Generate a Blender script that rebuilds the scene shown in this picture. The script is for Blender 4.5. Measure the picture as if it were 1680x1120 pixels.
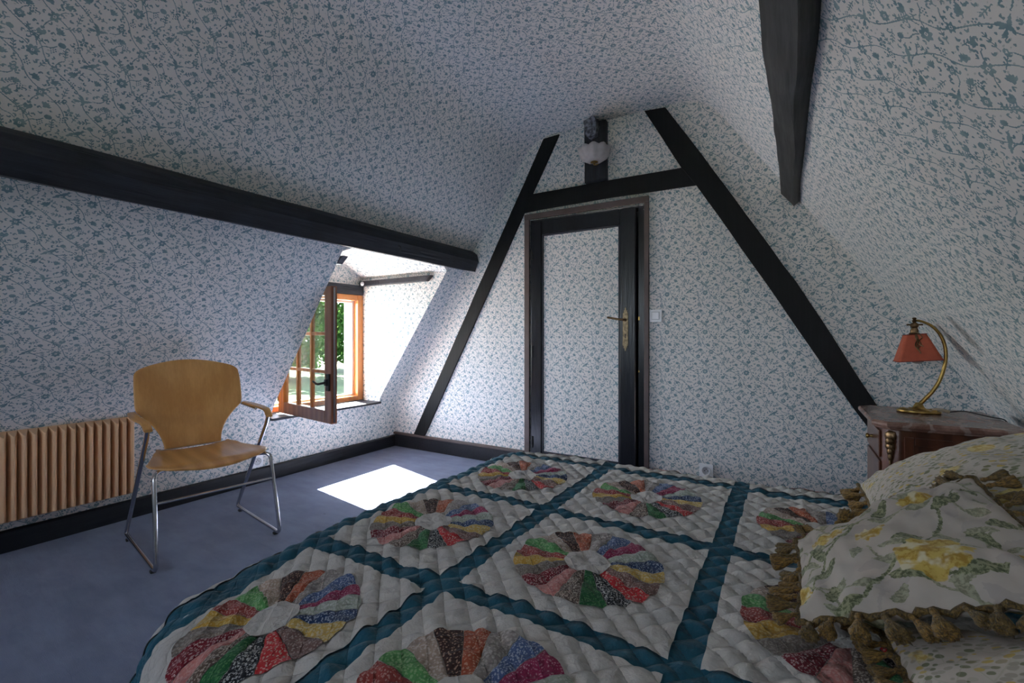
import bpy, bmesh, math, random
import numpy as np
from mathutils import Vector, Matrix, noise

for o in list(bpy.data.objects):
    bpy.data.objects.remove(o, do_unlink=True)
sc = bpy.context.scene
COL = sc.collection
PI = math.pi

# ------------------------------------------------------------------ camera
TH = math.radians(31.3)
CAM = Vector((3.2723, -3.2019, 1.05))
cd = bpy.data.cameras.new('camera')
cd.sensor_width = 36.0
cd.lens = 752.0 / 1680.0 * 36.0
cd.shift_y = -8.0 / 1680.0
cd.clip_start = 0.05
cam = bpy.data.objects.new('camera', cd)
COL.objects.link(cam)
cam.location = CAM
cam.rotation_euler = (PI / 2, 0, TH)
sc.camera = cam

# ------------------------------------------------------------------ light
sc.view_settings.view_transform = 'Standard'
sc.view_settings.look = 'None'
sc.view_settings.gamma = 1.0
sc.view_settings.use_curve_mapping = False
sc.view_settings.exposure = 2.90

world = bpy.data.worlds.new('world')
sc.world = world
world.use_nodes = True
wn = world.node_tree
wn.nodes.clear()
wo = wn.nodes.new('ShaderNodeOutputWorld')
wb = wn.nodes.new('ShaderNodeBackground')
sky = wn.nodes.new('ShaderNodeTexSky')
sky.sky_type = 'HOSEK_WILKIE'
SUN_DIR = Vector((1.0, -0.25, -0.98)).normalized()
sky.sun_direction = -SUN_DIR
sky.turbidity = 3.0
hz = wn.nodes.new('ShaderNodeHueSaturation')          # hazy summer sky, less blue than the clear-sky model
hz.inputs['Saturation'].default_value = 0.55
wn.links.new(sky.outputs[0], hz.inputs['Color'])
wn.links.new(hz.outputs[0], wb.inputs[0])
wb.inputs[1].default_value = SKY_STRENGTH = 9.8
wn.links.new(wb.outputs[0], wo.inputs[0])

def lamp(name, kind, loc, direction, energy, color, **kw):
    l = bpy.data.lights.new(name, kind)
    l.energy = energy
    l.color = color
    for k, v in kw.items():
        setattr(l, k, v)
    o = bpy.data.objects.new(name, l)
    COL.objects.link(o)
    o.location = loc
    o.rotation_euler = Vector(direction).to_track_quat('-Z', 'Y').to_euler()
    return o
sun = lamp('sun', 'SUN', (-6, 1.5, 7), SUN_DIR, 20.0, (1.0, 0.97, 0.92), angle=0.009)
# portals: they only guide the sampling of the sky through the dormer and the added rear opening
def portal(name, loc, direction, sx, sy):
    o = lamp(name, 'AREA', loc, direction, 1.0, (1, 1, 1), shape='RECTANGLE', size=sx, size_y=sy)
    o.data.cycles.is_portal = True
    return o
portal('dormer_portal', (-0.46, -0.70, 0.95), (1, 0, 0), 0.98, 0.98)
portal('rear_portal', (1.65, -5.62, 1.46), (0, 1, 0), 1.04, 1.08)

# ------------------------------------------------------------------ helpers
def tag(o, label=None, cat=None, group=None, kind=None):
    if label: o['label'] = label
    if cat: o['category'] = cat
    if group: o['group'] = group
    if kind: o['kind'] = kind
    return o

def empty(name, loc, rz=0.0, label=None, cat=None, group=None):
    o = bpy.data.objects.new(name, None)
    o.empty_display_size = 0.1
    COL.objects.link(o)
    o.location = loc
    o.rotation_euler = (0, 0, rz)
    return tag(o, label, cat, group)

def link(name, me, mat, parent=None):
    o = bpy.data.objects.new(name, me)
    if mat is not None and not me.materials:
        for m in (mat if isinstance(mat, (list, tuple)) else [mat]):
            me.materials.append(m)
    COL.objects.link(o)
    if parent is not None:
        o.parent = parent
    return o

def ob(name, bm, mat, parent=None, smooth=False, bevel=0.0, seg=2, angle=35):
    bmesh.ops.recalc_face_normals(bm, faces=bm.faces)
    me = bpy.data.meshes.new(name)
    bm.to_mesh(me)
    bm.free()
    if smooth:
        for p in me.polygons: p.use_smooth = True
        try: me.set_sharp_from_angle(angle=math.radians(angle))
        except Exception: pass
    o = link(name, me, mat, parent)
    if bevel > 0:
        b = o.modifiers.new('bevel', 'BEVEL')
        b.width = bevel; b.segments = seg; b.limit_method = 'ANGLE'
        b.angle_limit = math.radians(40)
    return o

def box(bm, x0, x1, y0, y1, z0, z1, M=None):
    v = [bm.verts.new(p) for p in ((x0,y0,z0),(x1,y0,z0),(x1,y1,z0),(x0,y1,z0),(x0,y0,z1),(x1,y0,z1),(x1,y1,z1),(x0,y1,z1))]
    if M is not None:
        for q in v: q.co = M @ q.co
    for f in ((0,3,2,1),(4,5,6,7),(0,1,5,4),(1,2,6,5),(2,3,7,6),(3,0,4,7)):
        bm.faces.new([v[i] for i in f])
    return v

def boxob(name, x0, x1, y0, y1, z0, z1, mat, parent=None, bevel=0.002, M=None):
    bm = bmesh.new(); box(bm, x0, x1, y0, y1, z0, z1, M)
    return ob(name, bm, mat, parent, bevel=bevel)

def prism(bm, pts, axis, a, b):
    """polygon in the plane across `axis`, extruded from a to b"""
    def P(p, t):
        if axis == 'y': return (p[0], t, p[1])
        if axis == 'x': return (t, p[0], p[1])
        return (p[0], p[1], t)
    A = [bm.verts.new(P(p, a)) for p in pts]
    B = [bm.verts.new(P(p, b)) for p in pts]
    bm.faces.new(A); bm.faces.new(B[::-1])
    n = len(pts)
    for i in range(n):
        bm.faces.new((A[i], A[(i+1) % n], B[(i+1) % n], B[i]))

def smooth_path(pts, rad=0.03, n=6):
    """round the corners of a polyline"""
    P = [Vector(p) for p in pts]
    out = [P[0]]
    for i in range(1, len(P)-1):
        a, b, c = P[i-1], P[i], P[i+1]
        d1 = (a-b); d2 = (c-b)
        r = min(rad, d1.length*0.49, d2.length*0.49)
        s = b + d1.normalized()*r; e = b + d2.normalized()*r
        for k in range(n+1):
            t = k/n
            out.append(s*(1-t)**2 + b*2*t*(1-t) + e*t*t)
    out.append(P[-1])
    return out

def tube(bm, pts, r, seg=12, caps=True):
    P = [Vector(p) for p in pts]
    n = len(P)
    R = r if isinstance(r, (list, tuple)) else [r]*n
    rings = []
    up = None
    for i in range(n):
        t = (P[min(i+1, n-1)] - P[max(i-1, 0)]).normalized()
        if up is None:
            up = Vector((0, 0, 1)) if abs(t.z) < 0.9 else Vector((1, 0, 0))
        s = t.cross(up)
        if s.length < 1e-6: s = t.orthogonal()
        s.normalize(); up = s.cross(t).normalized()
        rings.append([bm.verts.new(P[i] + (s*math.cos(2*PI*k/seg) + up*math.sin(2*PI*k/seg))*R[i]) for k in range(seg)])
    for i in range(n-1):
        for k in range(seg):
            bm.faces.new((rings[i][k], rings[i][(k+1) % seg], rings[i+1][(k+1) % seg], rings[i+1][k]))
    if caps:
        bm.faces.new(rings[0][::-1]); bm.faces.new(rings[-1])

def lathe(bm, prof, seg=24, M=None, flute=0.0, nf=8, scallop=0.0):
    rings = []
    for j, (r, z) in enumerate(prof):
        ring = []
        for k in range(seg):
            a = 2*PI*k/seg
            rr = r*(1 + flute*math.cos(nf*a)) if r > 1e-5 else 1e-5
            zz = z + (scallop*abs(math.cos(nf*a/2)) if j == len(prof)-1 else 0)
            p = Vector((rr*math.cos(a), rr*math.sin(a), zz))
            ring.append(bm.verts.new(M @ p if M is not None else p))
        rings.append(ring)
    for i in range(len(rings)-1):
        for k in range(seg):
            bm.faces.new((rings[i][k], rings[i][(k+1) % seg], rings[i+1][(k+1) % seg], rings[i+1][k]))
    return rings

def gridmesh(name, pts, uvs, nu, nv, mats, parent=None, smooth=True, close=False):
    """pts: list of nu*nv points, index i*nv+j"""
    me = bpy.data.meshes.new(name)
    faces = []
    for i in range(nu-1):
        for j in range(nv-1):
            a = i*nv+j
            faces.append((a, a+nv, a+nv+1, a+1))
    me.from_pydata([tuple(p) for p in pts], [], faces)
    if uvs is not None:
        uv = me.uv_layers.new(name='UVMap')
        co = np.empty(len(me.loops)*2, dtype=np.float32)
        li = np.empty(len(me.loops), dtype=np.int32)
        me.loops.foreach_get('vertex_index', li)
        U = np.array(uvs, dtype=np.float32)
        co = U[li].reshape(-1)
        uv.data.foreach_set('uv', co)
    if smooth:
        me.polygons.foreach_set('use_smooth', [True]*len(me.polygons))
    me.update()
    return link(name, me, mats, parent)

# ------------------------------------------------------------------ node helpers
class NT:
    def __init__(s, tree): s.t = tree
    def new(s, typ, **kw):
        n = s.t.nodes.new(typ)
        for k, v in kw.items(): setattr(n, k, v)
        return n
    def put(s, sock, v):
        if isinstance(v, bpy.types.NodeSocket): s.t.links.new(v, sock)
        elif v is not None: sock.default_value = v
    def m(s, op, a, b=None, c=None, clamp=False):
        n = s.new('ShaderNodeMath', operation=op, use_clamp=clamp)
        s.put(n.inputs[0], a)
        if b is not None: s.put(n.inputs[1], b)
        if c is not None: s.put(n.inputs[2], c)
        return n.outputs[0]
    def vm(s, op, a, b=None, c=None):
        n = s.new('ShaderNodeVectorMath', operation=op)
        s.put(n.inputs[0], a)
        if b is not None: s.put(n.inputs[1], b)
        if c is not None: s.put(n.inputs[2], c)
        return n.outputs['Value'] if op in ('DOT_PRODUCT', 'LENGTH') else n.outputs['Vector']
    def scale(s, a, f):
        n = s.new('ShaderNodeVectorMath', operation='SCALE')
        s.put(n.inputs[0], a); s.put(n.inputs['Scale'], f)
        return n.outputs['Vector']
    def mix(s, f, a, b):
        n = s.new('ShaderNodeMix', data_type='RGBA')
        s.put(n.inputs[0], f); s.put(n.inputs[6], a); s.put(n.inputs[7], b)
        return n.outputs[2]
    def noise(s, vec, scale, detail=2.0, rough=0.5, out=0):
        n = s.new('ShaderNodeTexNoise')
        s.put(n.inputs['Vector'], vec); n.inputs['Scale'].default_value = scale
        n.inputs['Detail'].default_value = detail; n.inputs['Roughness'].default_value = rough
        return n.outputs[out]
    def vor(s, vec, scale, feature='F1', rnd=1.0, out='Distance'):
        n = s.new('ShaderNodeTexVoronoi', feature=feature)
        s.put(n.inputs['Vector'], vec); n.inputs['Scale'].default_value = scale
        n.inputs['Randomness'].default_value = rnd
        return n.outputs[out]
    def wave(s, vec, scale, dist=2.0, detail=2.0, dscale=1.0, typ='BANDS', direction='X'):
        n = s.new('ShaderNodeTexWave', wave_type=typ)
        if typ == 'BANDS': n.bands_direction = direction
        s.put(n.inputs['Vector'], vec)
        n.inputs['Scale'].default_value = scale; n.inputs['Distortion'].default_value = dist
        n.inputs['Detail'].default_value = detail; n.inputs['Detail Scale'].default_value = dscale
        return n.outputs['Fac']
    def step(s, v, lo, hi):
        n = s.new('ShaderNodeMapRange', interpolation_type='SMOOTHSTEP')
        s.put(n.inputs[0], v); n.inputs[1].default_value = lo; n.inputs[2].default_value = hi
        return n.outputs[0]
    def map(s, vec, scale=(1, 1, 1), loc=(0, 0, 0), rot=(0, 0, 0)):
        n = s.new('ShaderNodeMapping')
        s.put(n.inputs[0], vec)
        n.inputs[1].default_value = loc; n.inputs[2].default_value = rot; n.inputs[3].default_value = scale
        return n.outputs[0]
    def sep(s, v):
        n = s.new('ShaderNodeSeparateXYZ'); s.put(n.inputs[0], v); return n.outputs
    def comb(s, x, y, z=0.0):
        n = s.new('ShaderNodeCombineXYZ'); s.put(n.inputs[0], x); s.put(n.inputs[1], y); s.put(n.inputs[2], z); return n.outputs[0]
    def bump(s, h, dist, strength=1.0, normal=None):
        n = s.new('ShaderNodeBump'); n.inputs['Distance'].default_value = dist
        n.inputs['Strength'].default_value = strength; s.put(n.inputs['Height'], h)
        if normal is not None: s.put(n.inputs['Normal'], normal)
        return n.outputs[0]

def newmat(name):
    m = bpy.data.materials.new(name)
    m.use_nodes = True
    t = m.node_tree
    t.nodes.clear()
    nt = NT(t)
    out = nt.new('ShaderNodeOutputMaterial')
    b = nt.new('ShaderNodeBsdfPrincipled')
    t.links.new(b.outputs[0], out.inputs[0])
    return m, nt, b, out

def rgb(c): return (c[0], c[1], c[2], 1.0)

def simple(name, col, rough=0.5, metal=0.0, var=0.12, scale=8.0, bump=0.0, bscale=60.0, spec=0.5, coat=0.0, obj=True):
    m, nt, b, out = newmat(name)
    tc = nt.new('ShaderNodeTexCoord')
    v = tc.outputs['Object']
    f = nt.noise(v, scale, 3.0)
    c2 = tuple(max(0, x*(1-var)) for x in col); c1 = tuple(min(1, x*(1+var)) for x in col)
    nt.put(b.inputs['Base Color'], nt.mix(nt.step(f, 0.3, 0.7), rgb(c2), rgb(c1)))
    b.inputs['Roughness'].default_value = rough
    b.inputs['Metallic'].default_value = metal
    b.inputs['Specular IOR Level'].default_value = spec
    b.inputs['Coat Weight'].default_value = coat
    if bump > 0:
        nt.put(b.inputs['Normal'], nt.bump(nt.noise(v, bscale, 3.0), bump))
    return m

def wood(name, dark, light, axis='X', scale=7.0, rough=0.45, stretch=0.12, bump=0.0015, coat=0.0, dist=3.0, spec=0.5):
    m, nt, b, out = newmat(name)
    tc = nt.new('ShaderNodeTexCoord')
    s = {'X': (stretch, 1, 1), 'Y': (1, stretch, 1), 'Z': (1, 1, stretch)}[axis]
    v = nt.map(tc.outputs['Object'], s)
    g = nt.noise(v, scale*3.0, 6.0, 0.62)
    g2 = nt.noise(v, scale*22.0, 3.0, 0.6)
    w = nt.wave(v, scale*0.8, dist, 3.0, 1.5, direction={'X': 'Y', 'Y': 'X', 'Z': 'X'}[axis])
    f = nt.m('ADD', nt.m('MULTIPLY', g, 0.55), nt.m('ADD', nt.m('MULTIPLY', w, 0.2), nt.m('MULTIPLY', g2, 0.25)))
    nt.put(b.inputs['Base Color'], nt.mix(nt.step(f, 0.3, 0.75), rgb(dark), rgb(light)))
    b.inputs['Roughness'].default_value = rough
    b.inputs['Coat Weight'].default_value = coat
    b.inputs['Coat Roughness'].default_value = 0.2
    b.inputs['Specular IOR Level'].default_value = spec
    if bump > 0: nt.put(b.inputs['Normal'], nt.bump(f, bump))
    return m

# ------------------------------------------------------------------ printed patterns held in node tables
class Tile:
    """draws a repeating print as bits; the bits are then written into colour ramp nodes"""
    def __init__(s, w, h):
        s.w, s.h = w, h
        s.a = np.zeros((h, w), dtype=bool)
        s.Y, s.X = np.mgrid[0:h, 0:w].astype(float)
        s.X += 0.5; s.Y += 0.5
    def d(s, x, y):
        dx = (s.X - x + s.w*1.5) % s.w - s.w/2
        dy = (s.Y - y + s.h*1.5) % s.h - s.h/2
        return dx, dy
    def ell(s, x, y, rx, ry, ang=0, v=True):
        dx, dy = s.d(x, y)
        c, q = math.cos(math.radians(ang)), math.sin(math.radians(ang))
        s.a[((dx*c+dy*q)/rx)**2 + ((-dx*q+dy*c)/ry)**2 < 1] = v
    def leaf(s, x, y, L, wd, ang, v=True):
        """pointed leaf that starts at x,y"""
        c, q = math.cos(math.radians(ang)), math.sin(math.radians(ang))
        dx, dy = s.d(x + c*L/2, y + q*L/2)
        t = (dx*c+dy*q)/(L/2); n = (-dx*q+dy*c)
        s.a[(abs(t) < 1) & (abs(n) < wd*np.clip(1-t*t, 0, 1)**0.8 + 0.0)] = v
    def seg(s, x0, y0, x1, y1, r):
        mx, my = (x0+x1)/2, (y0+y1)/2
        L = math.hypot(x1-x0, y1-y0)
        if L < 1e-6: return
        c, q = (x1-x0)/L, (y1-y0)/L
        dx, dy = s.d(mx, my)
        t = np.clip(dx*c+dy*q, -L/2, L/2)
        s.a[(dx-t*c)**2 + (dy-t*q)**2 < r*r] = True
    def path(s, pts, r):
        P = [Vector((p[0], p[1])) for p in pts]
        n = len(P)
        prev = P[0]
        for i in range(n-1):
            a = P[max(i-1, 0)]; b = P[i]; c = P[i+1]; d = P[min(i+2, n-1)]
            for k in range(1, 9):
                t = k/8
                q = 0.5*((2*b) + (c-a)*t + (2*a-5*b+4*c-d)*t*t + (3*b-a-3*c+d)*t**3)
                s.seg(prev.x, prev.y, q.x, q.y, r)
                prev = q
    def rose(s, x, y, r, n=6, hole=0.3, a0=0, gap=True):
        for k in range(n):
            a = a0 + 360*k/n
            s.ell(x+math.cos(math.radians(a))*r*0.62, y+math.sin(math.radians(a))*r*0.62, r*0.42, r*0.30, a)
        if hole:
            s.ell(x, y, r*hole, r*hole, 0, False); s.ell(x, y, r*hole*0.45, r*hole*0.45)
    def fan(s, x, y, r, ang):
        for k in range(-2, 3):
            s.leaf(x, y, r, r*0.2, ang + k*26)
        s.ell(x, y, r*0.28, r*0.28)
    def berries(s, x, y, ang, k=1.0):
        c, q = math.cos(math.radians(ang)), math.sin(math.radians(ang))
        for i, n in enumerate((1, 2, 3, 2)):
            for j in range(n):
                u = (i*3.3)*k; w = (j-(n-1)/2)*3.9*k
                s.ell(x + c*u - q*w, y + q*u + c*w, 1.35*k, 1.35*k)
    def spray(s, x, y, L, ang, n=3, lw=0.95, ll=5.2):
        L *= 1.35
        c, q = math.cos(math.radians(ang)), math.sin(math.radians(ang))
        s.seg(x, y, x+c*L, y+q*L, 0.6)
        for i in range(1, n+1):
            t = L*i/(n+0.2)
            for sg in (-1, 1):
                s.leaf(x+c*t, y+q*t, ll, lw, ang + sg*48)
        s.leaf(x+c*L, y+q*L, ll, lw, ang)

def wallpaper_tile():
    T = Tile(120, 128)
    # two long stems that climb through the repeat
    def vx(t, ph, off, amp): return off + 120*t + amp*math.sin(2*PI*(t*2+ph))
    def vy(t, off): return off + 128*t
    for off, ph, yo in ((0, 0.0, 0), (62, 0.35, 6)):
        T.path([(vx(-t, ph, off, 6), vy(t, yo)) for t in np.linspace(0, 1, 18)], 0.75)
    # birds: one flying, one perched
    T.ell(33, 99, 6.5, 2.3, 12); T.ell(39.5, 101.5, 2.2, 1.9); T.leaf(40, 102, 4, 0.8, 10)
    T.leaf(33, 99, 13, 2.2, 128); T.leaf(33, 99, 11, 2.0, 152); T.leaf(34, 99, 10, 1.9, -118)
    T.leaf(29, 98.5, 13, 1.5, 186); T.leaf(29, 98, 12, 1.3, 200)
    T.ell(34, 38, 6.8, 3.0, 35); T.ell(40, 43.5, 2.4, 2.2); T.leaf(41, 44, 4, 0.9, 15)
    T.leaf(30, 35, 15, 1.7, 213); T.leaf(31, 36, 11, 1.6, 200); T.seg(34, 36, 36, 31, 0.6)
    T.path([(22, 29), (32, 31), (44, 29), (54, 33)], 0.7)
    # big blooms
    T.rose(78, 28, 8.5, 7, 0.28, 10); T.rose(96, 92, 8.0, 6, 0.3, 0); T.rose(16, 70, 6.8, 5, 0.3, 30)
    T.rose(57, 76, 6.4, 8, 0.25, 0); T.rose(108, 10, 6.0, 6, 0.3, 20); T.rose(60, 118, 6.2, 6, 0.3, 15)
    T.ell(84, 62, 6.0, 5.0, 20); T.ell(84, 66, 2.0, 1.6, 0, False); T.leaf(84, 66, 6, 1.2, 60); T.leaf(84, 66, 6, 1.2, 110)
    T.ell(49, 52, 4.6, 3.8, -20); T.ell(111, 52, 5.0, 4.2, 0)
    T.fan(104, 69, 9, 60); T.fan(12, 8, 9, 110); T.fan(64, 95, 8, 80); T.fan(85, 112, 8.5, 40); T.fan(44, 8, 8, 70)
    T.fan(112, 112, 7, 120)
    T.berries(7, 48, 60); T.berries(74, 86, 120, 0.95); T.berries(68, 4, 20, 0.95); T.berries(100, 34, 75, 0.9); T.berries(14, 116, 100, 0.9)
    # twigs and leaf sprays
    for a in ((58, 14, 12, 100), (92, 44, 13, 150), (22, 54, 13, 70), (48, 64, 11, 200), (110, 80, 12, 20), (74, 48, 12, 110),
              (4, 92, 13, 80), (46, 88, 10, 30), (88, 4, 12, 60), (28, 14, 11, 150), (98, 122, 11, -20), (40, 118, 11, 170), (118, 30, 10, 95), (66, 62, 10, -30)):
        T.spray(*a)
    for p in (((84, 32), (90, 40), (98, 42), (106, 48)), ((100, 96), (106, 104), (112, 106)), ((16, 76), (12, 84), (4, 88)), ((57, 82), (60, 88), (66, 92)),
              ((84, 57), (80, 48), (82, 38)), ((20, 20), (14, 14), (8, 4)), ((50, 48), (56, 42), (64, 40), (72, 34)), ((60, 112), (54, 106), (46, 104)), ((108, 16), (112, 24), (118, 28)), ((84, 68), (88, 78), (94, 86))):
        T.path(p, 0.7)
    rnd = random.Random(4)
    for k in range(330):                              # loose leaves and buds fill what is left open
        x, y = rnd.uniform(0, 120), rnd.uniform(0, 128)
        xi, yi = int(x) % 120, int(y) % 128
        ys = [(yi+j) % 128 for j in range(-2, 3)]; xs = [(xi+j) % 120 for j in range(-2, 3)]
        if T.a[np.ix_(ys, xs)].any(): continue
        if rnd.random() < 0.4: T.ell(x, y, 1.5, 1.5)
        else:
            an = rnd.uniform(0, 360); T.leaf(x, y, 5.5, 1.3, an); T.leaf(x, y, 4.5, 1.0, an+70)
    return T

_tables = {}
def bits_group(name, layer):
    """node group: UV in tiles -> soft mask of the print"""
    if name in _tables: return _tables[name]
    h, w = layer.shape
    NB, NG = h//32, w//60
    assert h % 32 == 0 and w % 60 == 0
    def group(nm, ins, outs):
        g = bpy.data.node_groups.new(nm, 'ShaderNodeTree')
        for n_, t_ in ins: g.interface.new_socket(n_, in_out='INPUT', socket_type=t_)
        for n_, t_ in outs: g.interface.new_socket(n_, in_out='OUTPUT', socket_type=t_)
        gi = g.nodes.new('NodeGroupInput'); go = g.nodes.new('NodeGroupOutput')
        return g, NT(g), gi, go
    F, V = 'NodeSocketFloat', 'NodeSocketVector'
    # one row of the table: three channels x 20 bits for each column group
    gr, nt, gi, go = group(name + '_row', [('row', F)], [('g%d' % i, V) for i in range(NG)])
    row = nt.m('FLOORED_MODULO', gi.outputs[0], float(h))
    fac = nt.m('DIVIDE', nt.m('ADD', nt.m('FLOORED_MODULO', row, 32.0), 0.5), 32.0)
    bank = nt.m('FLOOR', nt.m('DIVIDE', nt.m('ADD', row, 0.25), 32.0))
    sel = [nt.m('COMPARE', bank, float(b), 0.4) for b in range(NB)]
    for g_ in range(NG):
        tot = None
        for b in range(NB):
            r = nt.new('ShaderNodeValToRGB')
            cr = r.color_ramp
            cr.interpolation = 'CONSTANT'
            for i in range(30): cr.elements.new((i+1)/32.0)
            cr.elements[-1].position = 31/32.0
            els = sorted(cr.elements, key=lambda e: e.position)
            for i, e in enumerate(els):
                rowbits = layer[b*32+i, g_*60:(g_+1)*60]
                ch = []
                for c in range(3):
                    val = 0
                    for k in range(20): val = val*2 + int(rowbits[c*20+k])
                    ch.append(val/2**20)
                e.color = (ch[0], ch[1], ch[2], 1.0)
            nt.put(r.inputs[0], fac)
            s_ = nt.scale(r.outputs[0], sel[b])
            tot = s_ if tot is None else nt.vm('ADD', tot, s_)
        nt.put(go.inputs[g_], tot)
    # one bit out of a row
    gb, nt, gi, go = group(name + '_bit', [('g%d' % i, V) for i in range(NG)] + [('col', F)], [('bit', F)])
    col = nt.m('FLOORED_MODULO', gi.outputs[NG], float(w))
    chn = nt.m('FLOOR', nt.m('DIVIDE', nt.m('ADD', col, 0.25), 20.0))
    bit = nt.m('FLOORED_MODULO', col, 20.0)
    tot = None
    for g_ in range(NG):
        hot = nt.comb(*[nt.m('COMPARE', chn, float(g_*3+c), 0.4) for c in range(3)])
        dd = nt.vm('DOT_PRODUCT', gi.outputs[g_], hot)
        tot = dd if tot is None else nt.m('ADD', tot, dd)
    val = nt.m('MULTIPLY', nt.m('ADD', tot, 2.0**-21), nt.m('POWER', 2.0, nt.m('ADD', bit, 1.0)))
    nt.put(go.inputs[0], nt.m('FLOORED_MODULO', nt.m('FLOOR', val), 2.0))
    # bilinear read
    gm, nt, gi, go = group(name, [('uv', V)], [('mask', F)])
    x, y, _ = nt.sep(gi.outputs[0])
    X = nt.m('SUBTRACT', nt.m('MULTIPLY', nt.m('FRACT', x), float(w)), 0.5)
    Y = nt.m('SUBTRACT', nt.m('MULTIPLY', nt.m('FRACT', y), float(h)), 0.5)
    ix, iy = nt.m('FLOOR', X), nt.m('FLOOR', Y)
    fx, fy = nt.m('SUBTRACT', X, ix), nt.m('SUBTRACT', Y, iy)
    rows = []
    for k in range(2):
        rn = nt.new('ShaderNodeGroup'); rn.node_tree = gr
        nt.put(rn.inputs[0], nt.m('ADD', iy, float(k)))
        bs = []
        for j in range(2):
            bn = nt.new('ShaderNodeGroup'); bn.node_tree = gb
            for g_ in range(NG): nt.put(bn.inputs[g_], rn.outputs[g_])
            nt.put(bn.inputs[NG], nt.m('ADD', ix, float(j)))
            bs.append(bn.outputs[0])
        rows.append(nt.m('ADD', bs[0], nt.m('MULTIPLY', fx, nt.m('SUBTRACT', bs[1], bs[0]))))
    v = nt.m('ADD', rows[0], nt.m('MULTIPLY', fy, nt.m('SUBTRACT', rows[1], rows[0])))
    nt.put(go.inputs[0], nt.step(v, 0.28, 0.72))
    _tables[name] = gm
    return gm

def use_print(nt, name, layer, uv):
    n = nt.new('ShaderNodeGroup'); n.node_tree = bits_group(name, layer)
    nt.put(n.inputs[0], uv)
    return n.outputs[0]

# ------------------------------------------------------------------ materials
PAPER = wallpaper_tile().a
TW, THT = 0.240, 0.256
def wallpaper(name, smudge=False, base=(0.84, 0.80, 0.765)):
    m, nt, b, out = newmat(name)
    tc = nt.new('ShaderNodeTexCoord')
    uv = tc.outputs['UV']
    obj = tc.outputs['Object']
    w = nt.noise(uv, 160.0, 1.0, out=1)                         # soft ink edge
    uvw = nt.vm('ADD', uv, nt.scale(nt.vm('SUBTRACT', w, (0.5, 0.5, 0.5)), 0.0014))
    t = nt.vm('MULTIPLY', uvw, (1/TW, 1/THT, 1.0))
    mask = use_print(nt, 'toile_print', PAPER, t)
    tone = nt.noise(uv, 26.0, 2.0)
    ink = nt.mix(nt.step(tone, 0.35, 0.65), (0.130, 0.255, 0.305, 1), (0.270, 0.385, 0.410, 1))
    paper = nt.mix(nt.step(nt.noise(obj, 1.3, 3.0), 0.3, 0.7), rgb(tuple(x*0.96 for x in base)), rgb(base))
    # faint second colour of the print: small pale green and ochre leaves
    vz = nt.vor(nt.map(uvw, (1, 1.6, 1)), 62.0)
    pale = nt.m('MULTIPLY', nt.step(nt.m('MULTIPLY', vz, -1.0), -0.24, -0.17), nt.step(nt.vor(nt.map(uvw, (1, 1.6, 1)), 62.0, out='Color'), 0.55, 0.56))
    paper = nt.mix(nt.m('MULTIPLY', pale, 0.5), paper, (0.36, 0.42, 0.40, 1))
    col = nt.mix(nt.m('MULTIPLY', mask, 0.9), paper, ink)
    if smudge:  # darker elongated brown smudge mixed into the paper colour
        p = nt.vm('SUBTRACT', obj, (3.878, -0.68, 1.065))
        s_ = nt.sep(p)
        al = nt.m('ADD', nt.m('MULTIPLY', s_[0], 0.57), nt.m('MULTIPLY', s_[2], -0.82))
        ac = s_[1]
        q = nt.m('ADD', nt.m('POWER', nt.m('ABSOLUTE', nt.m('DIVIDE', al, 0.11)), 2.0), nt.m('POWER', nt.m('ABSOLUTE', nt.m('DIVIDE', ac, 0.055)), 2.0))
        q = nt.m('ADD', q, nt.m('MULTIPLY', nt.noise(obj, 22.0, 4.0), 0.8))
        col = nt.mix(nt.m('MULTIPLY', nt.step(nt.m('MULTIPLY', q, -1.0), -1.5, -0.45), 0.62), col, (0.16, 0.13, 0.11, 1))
    nt.put(b.inputs['Base Color'], col)
    b.inputs['Roughness'].default_value = 0.82
    b.inputs['Specular IOR Level'].default_value = 0.25
    h = nt.m('ADD', nt.m('MULTIPLY', nt.noise(obj, 5.0, 3.0), 1.0), nt.m('MULTIPLY', nt.noise(obj, 45.0, 2.0), 0.06))
    nt.put(b.inputs['Normal'], nt.bump(h, 0.012, 0.5))
    return m
WALL = wallpaper('blue_toile_wallpaper')
WALLR = wallpaper('blue_toile_wallpaper_with_brown_mark', smudge=True)

def blackwood(name, col=(0.008, 0.009, 0.013), hi=(0.030, 0.033, 0.046), axis='Y', rough=0.5, spec=0.5, cracks=True):
    m, nt, b, out = newmat(name)
    tc = nt.new('ShaderNodeTexCoord')
    v = tc.outputs['Object']
    s = {'X': (0.06, 1, 1), 'Y': (1, 0.06, 1), 'Z': (1, 1, 0.06)}[axis]
    g = nt.noise(nt.map(v, s), 55.0, 5.0, 0.65)
    big = nt.noise(v, 4.0, 3.0)
    nt.put(b.inputs['Base Color'], nt.mix(nt.step(nt.m('ADD', nt.m('MULTIPLY', g, 0.6), nt.m('MULTIPLY', big, 0.4)), 0.35, 0.7), rgb(col), rgb(hi)))
    b.inputs['Roughness'].default_value = rough
    b.inputs['Specular IOR Level'].default_value = spec
    h = g
    if cracks:
        cr = nt.step(nt.noise(nt.map(v, s), 16.0, 2.0), 0.62, 0.68)
        h = nt.m('SUBTRACT', g, nt.m('MULTIPLY', cr, 1.2))
    nt.put(b.inputs['Normal'], nt.bump(h, 0.003, 0.8))
    return m
BEAM_Y = blackwood('tarred_black_oak')
BEAM_Z = blackwood('tarred_black_oak_upright', axis='Z')
BEAM_G = blackwood('weathered_charcoal_oak', (0.018, 0.018, 0.018), (0.062, 0.061, 0.062), rough=0.7)
FLATBLK = blackwood('matt_black_board', (0.004, 0.004, 0.0045), (0.009, 0.009, 0.0095), axis='Z', rough=0.6, spec=0.3, cracks=False)
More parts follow.
